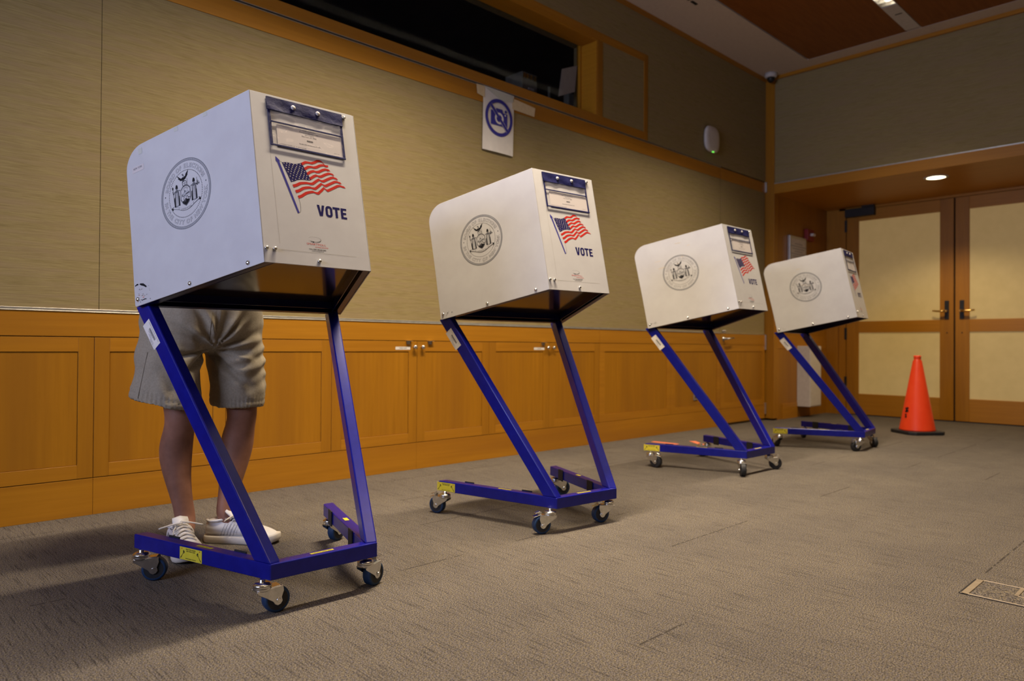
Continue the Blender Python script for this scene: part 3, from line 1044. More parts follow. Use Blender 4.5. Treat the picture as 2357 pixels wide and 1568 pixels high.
def caster(root, x, y, ang, blue, brake):
    """swivel caster; fork trails in direction ang (radians, booth frame)"""
    def R(p):
        c, s = math.cos(ang), math.sin(ang)
        return Vector((x+c*p[0]-s*p[1], y+s*p[0]+c*p[1], p[2]))
    mb = MB()
    mb.lathe([(.0085, .101), (.0085, .092), (.020, .0915), (.0255, .087), (.0262, .083), (.0245, .0805), (.0255, .078), (.0255, .073), (.021, .069), (.010, .067)], (x, y, 0), 'z', 28)
    # fork: bridge and two cheeks
    mb.prism([R((-.022, -.017, .070)), R((.048, -.017, .0765)), R((.048, .017, .0765)), R((-.022, .017, .070))], (0, 0, .003))
    for s in (-1, 1):
        prof = [(-.022, .072), (.054, .078), (.056, .062), (.050, .045), (.0525, .034), (.047, .026), (.038, .023), (.030, .027), (.024, .036), (.000, .052), (-.020, .064)]
        mb.prism([R((a, s*.0175, z)) for a, z in prof], R((0, s*.0200, 0))-R((0, s*.0175, 0)))
    mb.lathe([(.0065, -.024), (.0065, .024)], R((.040, 0, .038)), R((0, 1, 0))-R((0, 0, 0)), 10)
    c = mb.build('caster', 'chrome', root, bevel=.0008, seg=1)
    ax = R((0, 1, 0))-R((0, 0, 0))
    wb = MB()
    wb.lathe([(.030, -.0150), (.0345, -.0150), (.0375, -.012), (.038, -.008), (.038, .008), (.0375, .012), (.0345, .0150), (.030, .0150)], R((.040, 0, .0385)), ax, 36, 0, cap=False)
    wb.lathe([(.010, -.0155), (.012, -.0135), (.030, -.0145)], R((.040, 0, .0385)), ax, 36, 1)
    wb.lathe([(.030, .0145), (.012, .0135), (.010, .0155)], R((.040, 0, .0385)), ax, 36, 1)
    wb.build('wheel', ['bluetread' if blue else 'rubber', 'rubber'], c)
    if brake:
        b_ = MB()
        b_.prism([R((.046, -.014, .0785)), R((.078, -.012, .070)), R((.078, .012, .070)), R((.046, .014, .0785))], (0, 0, .003))
        b_.prism([R((.050, -.011, .091)), R((.070, -.010, .084)), R((.070, .010, .084)), R((.050, .011, .091))], (0, 0, .0035))
        b_.prism([R((.044, -.010, .078)), R((.054, -.010, .078)), R((.054, .010, .078)), R((.044, .010, .078))], (0, 0, .013))
        b_.build('brake_pedal', 'chrome', c, bevel=.001, seg=1)


def make_booth(i, loc, rz, label, caster_dirs, blue, brakes, stick_y):
    root = thing('voting_booth', label, 'voting booth', (loc[0], loc[1], 0), rz, 'privacy booths in a row along the wall')
    # --- base: one welded U of square tube
    out = [(-W0-K_*D_, D_), (-W0, 0), (W0, 0), (W0+K_*D_, D_)]
    nrm = Vector((1, K_)).normalized()
    t = .040
    dx = t*math.sqrt(1+K_*K_)
    yi = t
    inn = [(W0+K_*D_-dx, D_), (W0+K_*yi-dx, yi), (-W0-K_*yi+dx, yi), (-W0-K_*D_+dx, D_)]
    mb = MB()
    p3 = [Vector((x, y, ZB_)) for x, y in out+inn]
    n = 8
    v = p3+[q+Vector((0, 0, ZT_-ZB_)) for q in p3]
    fs = []
    for a, b_, c, d in ((0, 1, 6, 7), (1, 2, 5, 6), (2, 3, 4, 5)):
        fs.append((d, c, b_, a))
        fs.append((a+8, b_+8, c+8, d+8))
    for k in range(8):
        k2 = (k+1) % 8
        fs.append((k, k2, k2+8, k+8))
    mb.add(v, fs)
    base = mb.build('base_frame', 'blue', root, bevel=.0035, seg=3)
    # pads on the inner sides of the rails
    for s in (-1, 1):
        for yy in (.18, .48):
            d = Vector((s*K_, 1, 0)).normalized()
            nn = Vector((-s, K_, 0)).normalized()
            c = Vector((s*(W0+K_*yy-dx), yy, .1215))
            mb = MB().prism([c-d*.026+Vector((0, 0, -.027)), c+d*.026+Vector((0, 0, -.027)), c+d*.026+Vector((0, 0, .029)), c-d*.026+Vector((0, 0, .029))], nn*.005)
            pad = mb.build('bumper_pad', 'rubber', base, bevel=.001, seg=1)
            sc = MB()
            for a in (-.018, .018):
                for z in (-.019, .021):
                    sc.lathe([(.0028, 0), (.0022, .0014), (0, .0016)], c+d*a+Vector((0, 0, z))+nn*.005, nn, 8)
    # stickers
    dL = Vector((K_, -1, 0)).normalized()           # image-right along the left rail (towards the front)
    nL = Vector((-1, -K_, 0)).normalized()

    def onrail(yy, z):
        return Vector((-(W0+K_*yy), yy, z))
    pr = Print()
    pr.rect(-.0525, .0525, .0, .0385, 0)
    for s in (-1, 1):
        pr.line([(s*.048, .005), (s*.030, .026)], .0016, 1, 1)
        pr.poly([(s*.050, .003), (s*.046, .004), (s*.040, .012), (s*.045, .010)], 1, 1)
        pr.ring(s*.033, .022, .0025, .0036, 1, 1, n=10)
        pr.poly([(s*.028, .024), (s*.034, .030), (s*.036, .026), (s*.031, .021)], 1, 1)
        pr.disc(s*.042, .0335, .0020, 2, 1, 8)
    pr.text('PINCH POINT HAZARD', 0, .0315, .0035, .046, 1, 1, 0, 'c', .02)
    pr.text('KEEP HANDS CLEAR', 0, .0262, .0035, .042, 1, 1, 0, 'c', .02)
    pr.text('WHEN FOLDING THE BOOTH', 0, .0035, .0028, .050, 1, 1, 0, 'c', .02)
    pr.build('warning_sticker', ['yellow', 'ink', 'red'], base, onrail(stick_y, .1025)+nL*.0003, dL, (0, 0, 1))
    dt = Vector((K_, -1, 0)).normalized()
    pr = Print()
    pr.rect(-.034, .034, -.006, .006, 0)
    pr.text('CAUTION - FOLD LEGS', 0, -.0018, .004, .058, 1, 1, 0, 'c', .02)
    cy = .300 if i == 0 else .27
    pr.build('warning_strip', ['yellow', 'ink'], base, Vector((-(W0+K_*cy)+.020, cy, ZT_)), dt, Vector((0, 0, 1)).cross(dt), .0006)
    pr = Print()
    pr.rect(-.038, .038, -.006, .006, 0)
    pr.text('CAUTION - FOLD LEGS', 0, -.0018, .004, .062, 1, 1, 0, 'c', .02)
    pr.build('warning_strip', ['yellow', 'ink'], base, Vector((-.005, .020, ZT_)), (1, 0, 0), (0, 1, 0), .0006)
    pr = Print()
    pr.rect(-.020, .020, -.008, .008, 0)
    dr = Vector((-K_, -1, 0)).normalized()
    pr.build('warning_strip', ['yellow'], base, Vector(((W0+K_*.33)-.020, .33, ZT_)), dr, Vector((0, 0, 1)).cross(dr), .0006)
    # --- uprights, square tube leaning back and outwards in the plane of the rails
    for s in (-1, 1):
        d = Vector((s*K_, 1, 0))
        inw = Vector((-s, K_, 0)).normalized()*.038

        def q(yy, z):
            return Vector((s*(W0+K_*yy), yy, z))

        def under(yy):
            return 1.0055-(yy-.0535)*math.tan(TH)+.006
        poly = [q(.000, ZT_-.0005), q(.066, ZT_-.0005), q(.614, under(.614)), q(.556, under(.556))]
        mb = MB().prism(poly, inw)
        upo = mb.build('upright_tube', 'blue', root, bevel=.0045, seg=3)
        if s < 0:
            # barcode label on the outer face, along the tube
            ax = (q(.006, ZT_)-q(.562, .889)).normalized()       # down the tube
            nn = Vector((-1, -K_, 0)).normalized()
            ay = nn.cross(ax)
            pr = Print()
            pr.rect(0, .098, -.0195, .0195, 0)
            for k in range(26):
                pr.rect(.028+k*.0018, .028+k*.0018+(.0012 if (k*7) % 5 < 2 else .0006), -.001, .008, 1, 1)
            pr.text('PROPERTY OF THE BOARD OF ELECTIONS', .050, .0125, .0028, .080, 2, 1)
            pr.text('SHP 70019', .045, -.006, .003, .03, 2, 1)
            pr.text('MADE IN U.S.A.', .060, -.0115, .003, .04, 2, 1)
            pr.text('MODEL NO. 1', .072, -.0165, .003, .03, 2, 1)
            mid = (q(.585, .887)+q(.0, 0)-q(.0, 0))
            start = q(.560, .835)
            pr.build('barcode_label', ['paper', 'ink', 'grey'], upo, start+nn*.0003, ax, ay)
    # --- tray and its channel frame
    def pl(x, u, v):
        return bx(x, u, v)
    hx = lambda u: HF+(HR-HF)*u/LU
    mb = MB()
    mb.prism([pl(-hx(.004)+.004, .004, .030), pl(hx(.004)-.004, .004, .030), pl(hx(LU-.01)-.004, LU-.01, .030), pl(-hx(LU-.01)+.004, LU-.01, .030)], EV*.014)
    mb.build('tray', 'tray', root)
    mb = MB()
    for s in (-1, 1):
        sd = side_dir(s)
        a, b_ = bx(s*(HF-.004), .004, -.002), bx(s*(HR-.006), LU-.004, -.002)
        inn_ = Vector((-s, 0, 0))
        mb.prism([a, b_, b_+EV*.032, a+EV*.032], inn_*.003)
        mb.prism([a, b_, b_+inn_*.024, a+inn_*.024], EV*.003)
        mb.prism([a+inn_*.036+EV*.004, b_+inn_*.036+EV*.004, b_+inn_*.036+EV*.032, a+inn_*.036+EV*.032], inn_*.003)
    a, b_ = bx(-HR+.012, LU-.004, -.002), bx(HR-.012, LU-.004, -.002)
    mb.prism([a, b_, b_+EV*.032, a+EV*.032], -EU*.003)
    mb.prism([a, b_, b_-EU*.020, a-EU*.020], EV*.003)
    c_, d_ = bx(-hx(LU-.059)+.012, LU-.059, .004), bx(hx(LU-.059)-.012, LU-.059, .004)
    mb.prism([c_, d_, d_+EV*.026, c_+EV*.026], -EU*.003)
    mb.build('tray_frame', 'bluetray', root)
    for (x, u) in ((-HF+.045, .02), (.045, .012), (HR-.075, LU-.03)):
        MB().prism([bx(x-.03, u-.006, .024), bx(x+.03, u-.006, .024), bx(x+.03, u+.010, .024), bx(x-.03, u+.010, .024)], EV*.006).build('stop_block', 'rubber', root)
    # --- white privacy panels
    for s in (-1, 1):
        sd = side_dir(s)
        L_ = (bx(s*HR, LU, 0)-bx(s*HF, 0, 0)).length
        kx = L_/LU

        def sp(u, v):
            return bx(s*HF, 0, 0)+sd*(u*kx)+EV*v
        rad = .078
        pts = [sp(0, -.002), sp(0, HV), sp(LUR-rad, HV)]
        cu, cv = LUR-rad, HV-rad
        for k in range(1, 13):
            a = PI/2*(1-k/12)
            pts.append(sp(cu+rad*math.cos(a), cv+rad*math.sin(a)))
        pts += [sp(LUR-.004, .20), sp(LU+.003, .004), sp(LU, -.002)]
        thick = Vector((s, 0, 0))*-.0035
        mb = MB().prism(pts, thick)
        pan = mb.build('side_panel', 'white', root, bevel=.0008, seg=1)
        if s < 0:
            exs = -sd
            nn = exs.cross(EV)
            sl = seal_print().build('seal_print', ['ink', 'grey', 'lgrey', 'white'], pan, sp(.287, .303), exs, EV, .0003, .1145, .00012)
            if i == 0:
                pr = Print()
                pr.rect(0, .058, 0, .0195, 0)
                pr.text('NEW YORK', .028, .0095, .0070, .044, 1, 1)
                pr.build('name_strip', ['card', 'grey'], pan, sp(.519, .448), exs, EV, .0005)
                for k, (u, v, w, h) in enumerate(((.486, .505, .018, .020), (.318, .522, .018, .014), (.190, .524, .018, .014))):
                    Print().rect(0, w, 0, h, 0).build('tape_scrap', 'tapeclear', pan, sp(u, v), exs, EV, .0005)
            # worn lower rear corner
            rnd = random.Random(11+i)
            pr = Print()
            if i == 0:
                pr.poly([(0, .002), (.012, .006), (.017, .004), (.016, .000), (.008, .0005), (0, -.001)], 0)
                pr.poly([(.022, .002), (.028, .0035), (.042, .000), (.054, -.010), (.057, -.014), (.053, -.016), (.044, -.010), (.030, -.004)], 0)
                for k in range(26):
                    x, y = rnd.uniform(.005, .07), rnd.uniform(-.06, -.012)
                    w = rnd.uniform(.001, .007)
                    pr.line([(x, y), (x+w, y+rnd.uniform(-.003, .003))], rnd.uniform(.0005, .0018), rnd.choice((0, 1, 2, 1)), 1)
                for k in range(6):
                    x = .028+k*.004
                    pr.line([(x, -.052-k % 2*.002), (x+.004, -.053)], .0022, 0, 1)
                pr.build('scuff_marks', ['ink', 'scuff', 'orangetape'], pan, sp(LU-.002, .066), exs, EV, .0005)
            else:
                for k in range(9):
                    x, y = rnd.uniform(.01, .06), rnd.uniform(.008, .030)
                    pr.line([(x, y), (x+rnd.uniform(.002, .007), y+rnd.uniform(-.002, .002))], .0015, rnd.choice((0, 1)), 1)
                if i >= 2:
                    for k in range(6):
                        x, y = rnd.uniform(.02, .45), rnd.uniform(.30, .52)
                        w = rnd.uniform(.01, .05)
                        pr.line([(x, y), (x+w, y+rnd.uniform(-.004, .004))], rnd.uniform(.0008, .003), 2, 1)
                pr.build('scuff_marks', ['ink', 'scuff', 'masking'], pan, sp(LU-.002, 0), exs, EV, .0005)
            for u, v in ((.296, .012), (.060, .012), (.528, .020)):
                MB().lathe([(.0072, 0), (.0068, .0022), (.0045, .0042), (0, .0050)], sp(u, v)+nn*.0002, nn, 20).build('rivet', 'chrome', pan)
    mb = MB().prism([bx(-HF, 0, -.002), bx(HF, 0, -.002), bx(HF, 0, HV-.006), bx(HF-.006, 0, HV), bx(-HF, 0, HV)], EU*.0035)
    fp = mb.build('front_panel', 'white', root, bevel=.0008, seg=1)
    org = bx(-HF, 0, 0)
    EX = Vector((1, 0, 0))
    flag_print().build('flag_print', ['red', 'inkblue', 'poleblue', 'card', 'ink'], fp, org, EX, EV, .0004)
    vote_print().build('vote_lettering', 'inkblue', fp, org, EX, EV, .0004)
    logo_print().build('maker_logo', ['ink', 'red', 'scuff'], fp, org, EX, EV, .0004)
    nf = EX.cross(EV)
    for x, v in ((.0102, .0411), (.0355, .0409), (.1750, .0145), (.3171, .5215)):
        MB().lathe([(.0056, 0), (.0056, .005), (.0045, .0068), (.0022, .0070)], org+EX*x+EV*v+nf*.0002, nf, 14).build('bolt', 'chrome', fp)
    pouch_parts(root, org, EX, EV, i*1.7)
    # --- casters
    pos = [(-.185, .030), (-.347, .575), (.150, .028), (.330, .580)]
    for k, (x, y) in enumerate(pos):
        caster(root, x, y, math.radians(caster_dirs[k])-rz, blue, brakes[k])
    return root


make_booth(0, (1.1054, 1.9262), -.0186, 'white tilted voting booth nearest the camera on blue caster frame, person standing behind it',
           (-2, -30, 20, 22), True, (0, 0, 1, 0), .3335)
make_booth(1, (2.3640, 1.9690), -.1060, 'second voting booth from the left, glossy reflection across its VOTE lettering, nobody behind it',
           (158, 108, 160, -20), True, (1, 1, 1, 0), .567)
make_booth(2, (4.1970, 2.1165), -.0200, 'third voting booth from the left, scuffed side panel, orange floor tape behind it',
           (-140, -85, -44, 150), False, (0, 1, 1, 1), .567)
make_booth(3, (5.8130, 2.0490), .1300, 'rearmost voting booth on blue frame, standing nearest the double doors',
           (150, 60, -130, 40), False, (1, 0, 0, 0), .567)

# ------------------------------------------------------------------ things on the walls and floor
# paper sign taped to the band
t = thing('no_photography_sign', 'white paper sign with a blue crossed-out camera, taped below the window', 'sign', (3.37, YW, 2.32))
SX0, SZ0, SW, SH = 3.224, 2.098, .288, .432
mb = MB()
nx = 8
v = []
for j in range(2):
    for i in range(nx+1):
        x = SX0+SW*i/nx+(.010 if j else 0)
        v.append((x, YW-.0075-.004*math.sin(PI*i/nx)*(1-j)-(0.001 if j else .003), SZ0+(SH if j else 0)-(.004*i/nx if j else 0)))
v2 = [(a, b_+.0006, c) for a, b_, c in v]
n = nx+1
mb.add(v, [(i, i+1, n+i+1, n+i) for i in range(nx)])
mb.add(v2, [(i+1, i, n+i, n+i+1) for i in range(nx)])
sheet = mb.build('paper_sheet', 'paper', t, xf='world')
pr = Print()
pr.ring(0, 0, .104, .128, 0)
cam_pts = [(-.078, -.055), (-.078, .042), (-.048, .042), (-.040, .040), (-.028, .062), (.028, .062), (.040, .040), (.078, .040), (.078, -.055)]
pr.poly(cam_pts, 0)
pr.disc(.062, .054, .011, 0, 0, 14)
pr.disc(.056, .028, .0065, 1, 1, 12)
pr.ring(0, -.004, .026, .040, 1, 1)
a = .118
c45 = math.cos(PI/4)
pr.line([(-.112*c45, .112*c45), (.112*c45, -.112*c45)], .026, 1, 2)
pr.line([(-.112*c45, .112*c45), (.112*c45, -.112*c45)], .022, 0, 3)
pr.ring(0, -.004, .0, .018, 0, 4)
pr.text('2', .118, .172, .009, None, 2, 1)
pr.build('no_camera_symbol', ['poleblue', 'paper', 'grey'], t, Vector((SX0+.151, YW-.0145, SZ0+.240))-t.location, (1, 0, 0), (0, 0, 1), .0004)
M['poleblue'].node_tree.nodes['Principled BSDF'].inputs['Base Color'].default_value = (.045, .04, .27, 1)
MB().prism([(3.170, YW-.0100, 2.525), (3.245, YW-.0100, 2.527), (3.245, YW-.0100, 2.450), (3.178, YW-.0100, 2.462)], (0, .0012, 0)).build('masking_tape', 'masking', t, xf='world')
MB().prism([(3.500, YW-.0100, 2.508), (3.735, YW-.0100, 2.490), (3.725, YW-.0100, 2.425), (3.505, YW-.0100, 2.430)], (0, .0012, 0)).build('masking_tape', 'masking', t, xf='world')
MB().prism([(3.236, YW-.0130, 2.524), (3.505, YW-.0130, 2.520), (3.512, YW-.0130, 2.478), (3.400, YW-.0130, 2.462), (3.300, YW-.0130, 2.500)], (0, .0008, 0)).build('masking_tape', 'tapeclear', t, xf='world')

# access point
ap = MB()
prof = [(.0, .052), (.080, .052), (.108, .048), (.122, .038), (.124, .028), (.112, .012), (.100, .004)]
rings = []
for r, h in prof:
    ring = []
    for k in range(48):
        a = 2*PI*k/48
        c, s = math.cos(a), math.sin(a)
        q = (abs(c)**3.2+abs(s)**3.2)**(-1/3.2)
        ring.append((6.135+r*q*c, YW-h, 2.752+r*q*s))
    rings.append(ring)
ap.loft(rings, cap=False)
t = thing('wireless_access_point', 'round white wireless device with a green light, on the upper wall near the corner', 'wifi device', (6.135, YW, 2.752))
ap.build('housing', 'plate', t, xf='world')
MB().lathe([(.095, 0), (.095, .010)], (6.135, YW, 2.752), (0, -1, 0), 32).build('back_plate', 'black', t, xf='world')
M['led'] = mat('green_led', (.1, .9, .2), .5, emit=(.2, 1, .1), estr=1.2)
MB().box(6.125, 6.150, YW-.048, YW-.036, 2.628, 2.634).build('status_light', 'led', t, xf='world')

# dome camera in the ceiling corner
t = thing('security_camera', 'small white dome camera under the ceiling in the room corner', 'security camera', (7.17, 3.52, ZC))
MB().lathe([(.062, 0), (.062, -.030), (.055, -.042), (.045, -.046)], (7.17, 3.525, ZC), 'z', 32).build('camera_mount', 'plate', t, xf='world')
MB().lathe([(.040, -.044), (.040, -.060), (.034, -.078), (.020, -.092), (0, -.096)], (7.17, 3.525, ZC), 'z', 32).build('camera_dome', 'black', t, xf='world')

# alcove: framed notice, strobe, steel cabinet
t = thing('framed_notice', 'framed printed notice on the wood side wall left of the double doors', 'notice', (7.82, YA, 1.72))
MB().box(7.62, 8.03, YA-.030, YA, 1.46, 2.00).build('notice_frame', 'metal', t, bevel=.004, xf='world')
pr = Print()
pr.rect(0, .35, 0, .48, 0)
for k in range(13):
    w_ = .10+.05*((k*5) % 3)
    pr.rect(.175-w_, .175+w_, .42-k*.028, .432-k*.028, 1, 1)
pr.build('notice_sheet', ['paper', 'lgrey'], t, Vector((7.65, YA-.031, 1.49))-t.location, (1, 0, 0), (0, 0, 1), .0006)
t = thing('fire_alarm_strobe', 'small red fire alarm with a clear strobe, above the framed notice', 'fire alarm', (8.12, YA, 2.06))
M['alarm'] = mat('alarm_red', (.26, .012, .008), .5)
MB().box(8.03, 8.20, YA-.045, YA, 1.985, 2.115).build('alarm_housing', 'alarm', t, bevel=.006, xf='world')
MB().box(8.09, 8.15, YA-.085, YA-.045, 2.035, 2.065).build('strobe_lens', 'plate', t, bevel=.006, xf='world')
t = thing('steel_cabinet', 'white steel box mounted low on the wood side wall beside the double doors', 'cabinet', (8.0, YA-.075, .13))
MB().box(7.86, 8.15, 3.402, YA-.001, .120, .790).build('cabinet_body', 'plate', t, bevel=.004, xf='world')
MB().box(7.872, 8.138, 3.398, 3.402, .132, .778).build('cabinet_door', 'plate', t, bevel=.002, xf='world')

# outlet on the panel
t = thing('wall_outlet', 'small metal power outlet in the wood panelling behind the third booth', 'outlet', (5.905, YW-.005, .328))
MB().box(5.87, 5.94, YW-.010, YW-.0041, .275, .385).build('outlet_plate', 'metal', t, bevel=.002, xf='world')
MB().box(5.892, 5.918, YW-.0115, YW-.010, .340, .365).build('socket', 'black', t, xf='world')
MB().box(5.892, 5.918, YW-.0115, YW-.010, .295, .320).build('socket', 'black', t, xf='world')

# things behind the projection window
M['dim'] = noise_mat('equipment_grey', (.22, .21, .17), (.28, .27, .22), (1, 1, 1), 20, 2, .5)
t = thing('equipment_rack', 'grey equipment box with shiny clips behind the dark window', 'electronics', (4.17, 4.15, 2.6))
MB().box(4.073, 4.243, 4.10, 4.30, 1.6, 2.985).build('rack_body', 'dim', t, bevel=.004, xf='world')
for x in (4.09, 4.125, 4.170, 4.215):
    MB().box(x-.009, x+.009, 4.09, 4.10, 2.935, 2.97).build('clip', 'brass', t, xf='world')
MB().box(4.14, 4.20, 4.09, 4.10, 2.85, 2.865).build('name_plate', 'plate', t, xf='world')
tag(MB().prism([(4.190, 3.8132, 2.736), (4.385, 3.8132, 2.82), (4.412, 3.8132, 3.040), (4.230, 3.8132, 2.963)], (0, .002, 0)).build('hanging_sheet', 'paper'),
    'pale paper sheet taped inside the glass at the right end of the dark window', 'paper')
t = thing('desk_monitor', 'dark box with a small brass knob behind the window corner', 'electronics', (4.76, 4.1, 2.6))
MB().box(4.52, 4.74, 4.00, 4.06, 1.6, 2.90).build('monitor_body', 'dim', t, bevel=.01, xf='world')
MB().lathe([(.010, 0), (.008, .012), (0, .014)], (4.70, 4.00, 2.85), (0, -1, 0), 12).build('knob', 'brass', t, xf='world')
tag(MB().box(4.39, 4.405, 4.10, 4.115, 1.6, 2.94).build('metal_post', 'dim'), 'thin upright post behind the dark window', 'post')

# orange tape strips on the carpet behind booth three
for k, (a, b_, w_) in enumerate((((4.893, 3.401), (4.912, 3.177), .05), ((5.16, 3.20), (5.03, 3.02), .05))):
    a, b_ = Vector((*a, 0)), Vector((*b_, 0))
    d = (b_-a).normalized()
    nn = Vector((-d.y, d.x, 0))*w_/2
    tag(MB().prism([a-nn, a+nn, b_+nn, b_-nn], (0, 0, .0018)).build('floor_tape', 'orangetape'),
        ['long strip of orange tape on the carpet between the second and third booths', 'short strip of orange tape behind the rear wheels of the third booth'][k], 'tape', 'orange tape on the carpet')

# floor box with a carpeted lid
t = thing('floor_outlet_box', 'flush floor box with brass-edged carpeted lid, lower right of the floor', 'floor outlet', (2.70, .55, 0))
M['fbrass'] = noise_mat('dull_brass', (.30, .24, .17), (.38, .31, .22), (1, 1, 1), 40, 2, .45, metal=.5)
fx0, fx1, fy0, fy1 = 2.590, 2.782, .30, .645
mb = MB()
mb.box(fx0, fx0+.004, fy0, fy1, 0, .004)
mb.box(fx1-.004, fx1, fy0, fy1, 0, .004)
mb.box(fx0, fx1, fy1-.022, fy1-.002, 0, .004)
mb.box(fx0, fx1, fy0, fy0+.02, 0, .004)
mb.box(fx0+.09, fx1, .510, .522, 0, .0035)
mb.box(fx0+.09, fx0+.094, .405, .522, 0, .0035)
mb.box(fx0+.09, fx1, .400, .412, 0, .0035)
fr_ = mb.build('lid_frame', 'fbrass', t, bevel=.0008, seg=1, xf='world')
mb = MB()
mb.box(fx0-.004, fx0, fy0, fy1, 0, .0012)
mb.box(fx1, fx1+.007, fy0-.004, fy1+.004, 0, .0012)
mb.box(fx0, fx1, fy1, fy1+.005, 0, .0012)
mb.box(fx0+.004, fx0+.0075, fy0, fy1-.022, 0, .0022)
mb.box(fx0+.0945, fx0+.098, .412, .510, 0, .0022)
mb.build('lid_gap', 'gap', t, xf='world')
MB().box(fx0+.008, fx1-.004, fy0+.02, fy1-.022, 0, .0016).build('lid_carpet', 'carpet', t, xf='world')

# traffic cone
t = thing('traffic_cone', 'orange traffic cone on a black base in front of the double doors', 'traffic cone', (7.20, 2.135, 0))
cc = (7.20, 2.135, 0)
mb = MB()
mb.lathe([(.0, .030), (.146, .030), (.148, .036), (.145, .045), (.0375, .655), (.030, .668), (.0275, .674), (.0305, .682), (.031, .702), (.027, .706), (.020, .700), (.018, .66)], cc, 'z', 48, cap=False)
mb.build('cone_body', 'orange', t, xf='world')
mb = MB()
oc = []
for k in range(4):
    for q in (-1, 1):
        a = PI/4+k*PI/2+q*.62+.12
        oc.append((cc[0]+.215*math.cos(a), cc[1]+.215*math.sin(a), .0))
mb.prism(oc, (0, 0, .030))
mb.build('cone_base', 'rubber', t, bevel=.006, xf='world')
pr = Print()
ang0 = math.atan2(-cc[1], -cc[0])
for k, (dx, z) in enumerate(((0, 0), (.02, .012), (.008, -.028), (.03, .03), (-.004, .026), (.014, -.048), (.036, .005))):
    rr_ = .146-(.20+z-.045)*.176
    a = ang0-.85+dx*4
    p0 = Vector((cc[0]+rr_*math.cos(a), cc[1]+rr_*math.sin(a), .20+z))
    nrm = Vector((math.cos(a), math.sin(a), .17)).normalized()
    e1 = Vector((-math.sin(a), math.cos(a), 0))
    q = Print().poly([(-.010, -.004), (.009, -.009), (.011, .006), (-.006, .012)], 0)
    q.build('black_mark', 'ink', t, p0-Vector(t.location), e1, nrm.cross(e1), .0015)

# ------------------------------------------------------------------ the voter
person = thing('person', 'person standing behind the nearest booth in khaki shorts and white sneakers, upper body hidden', 'person', (1.09, 2.79, 0))


def skin_body(name, chain, m, subd=2, parent=person):
    """chain: dict node -> (pos, rx, ry, parent_key)"""
    keys = list(chain)
    off = Vector(parent.location)
    me = bpy.data.meshes.new(name)
    me.from_pydata([tuple(Vector(chain[k][0])-off) for k in keys], [(keys.index(chain[k][3]), i) for i, k in enumerate(keys) if chain[k][3]], [])
    o = bpy.data.objects.new(name, me)
    COL.objects.link(o)
    sk = o.modifiers.new('skin', 'SKIN')
    sk.use_smooth_shade = True
    if not me.skin_vertices:
        me.skin_vertices.new(name='')
    for i, k in enumerate(keys):
        sv = me.skin_vertices[0].data[i]
        sv.radius = (chain[k][1], chain[k][2])
        sv.use_root = i == 0
    sb = o.modifiers.new('subd', 'SUBSURF')
    sb.levels = sb.render_levels = subd
    dg = bpy.context.evaluated_depsgraph_get()
    dg.update()
    me2 = bpy.data.meshes.new_from_object(o.evaluated_get(dg))
    bpy.data.objects.remove(o)
    bpy.data.meshes.remove(me)
    me2.name = name
    me2.materials.clear()
    me2.materials.append(M[m])
    me2.polygons.foreach_set('use_smooth', [True]*len(me2.polygons))
    o = bpy.data.objects.new(name, me2)
    COL.objects.link(o)
    o.parent = parent
    return o


B = {}
B['pelvis'] = ((1.09, 2.87, .93), .165, .125, None)
# right leg (left in the picture)
B['rh'] = ((1.008, 2.86, .84), .088, .088, 'pelvis')
B['rt'] = ((0.998, 2.85, .68), .080, .080, 'rh')
B['rk1'] = ((0.996, 2.83, .545), .062, .062, 'rt')
B['rk2'] = ((0.998, 2.815, .49), .060, .060, 'rk1')
B['rk3'] = ((0.997, 2.83, .445), .056, .057, 'rk2')
B['rc1'] = ((0.994, 2.852, .39), .062, .064, 'rk3')
B['rc2'] = ((0.992, 2.855, .335), .062, .063, 'rc1')
B['rc3'] = ((0.996, 2.840, .26), .050, .050, 'rc2')
B['ra1'] = ((1.005, 2.822, .185), .038, .040, 'rc3')
B['ra2'] = ((1.013, 2.812, .13), .035, .039, 'ra1')
B['ra3'] = ((1.014, 2.805, .095), .037, .040, 'ra2')
B['rf'] = ((0.998, 2.755, .050), .034, .028, 'ra3')
B['rf2'] = ((0.973, 2.665, .040), .034, .022, 'rf')
# left leg
B['lh'] = ((1.195, 2.86, .84), .088, .088, 'pelvis')
B['lt'] = ((1.220, 2.85, .68), .080, .080, 'lh')
B['lk1'] = ((1.233, 2.83, .545), .066, .064, 'lt')
B['lk2'] = ((1.233, 2.815, .49), .063, .062, 'lk1')
B['lk3'] = ((1.233, 2.83, .445), .058, .058, 'lk2')
B['lc1'] = ((1.231, 2.850, .39), .068, .068, 'lk3')
B['lc2'] = ((1.223, 2.852, .335), .067, .066, 'lc1')
B['lc3'] = ((1.205, 2.838, .26), .055, .053, 'lc2')
B['la1'] = ((1.183, 2.820, .185), .038, .040, 'lc3')
B['la2'] = ((1.168, 2.808, .13), .036, .039, 'la1')
B['la3'] = ((1.163, 2.800, .095), .037, .040, 'la2')
B['lf'] = ((1.187, 2.760, .050), .034, .028, 'la3')
B['lf2'] = ((1.240, 2.695, .040), .034, .022, 'lf')
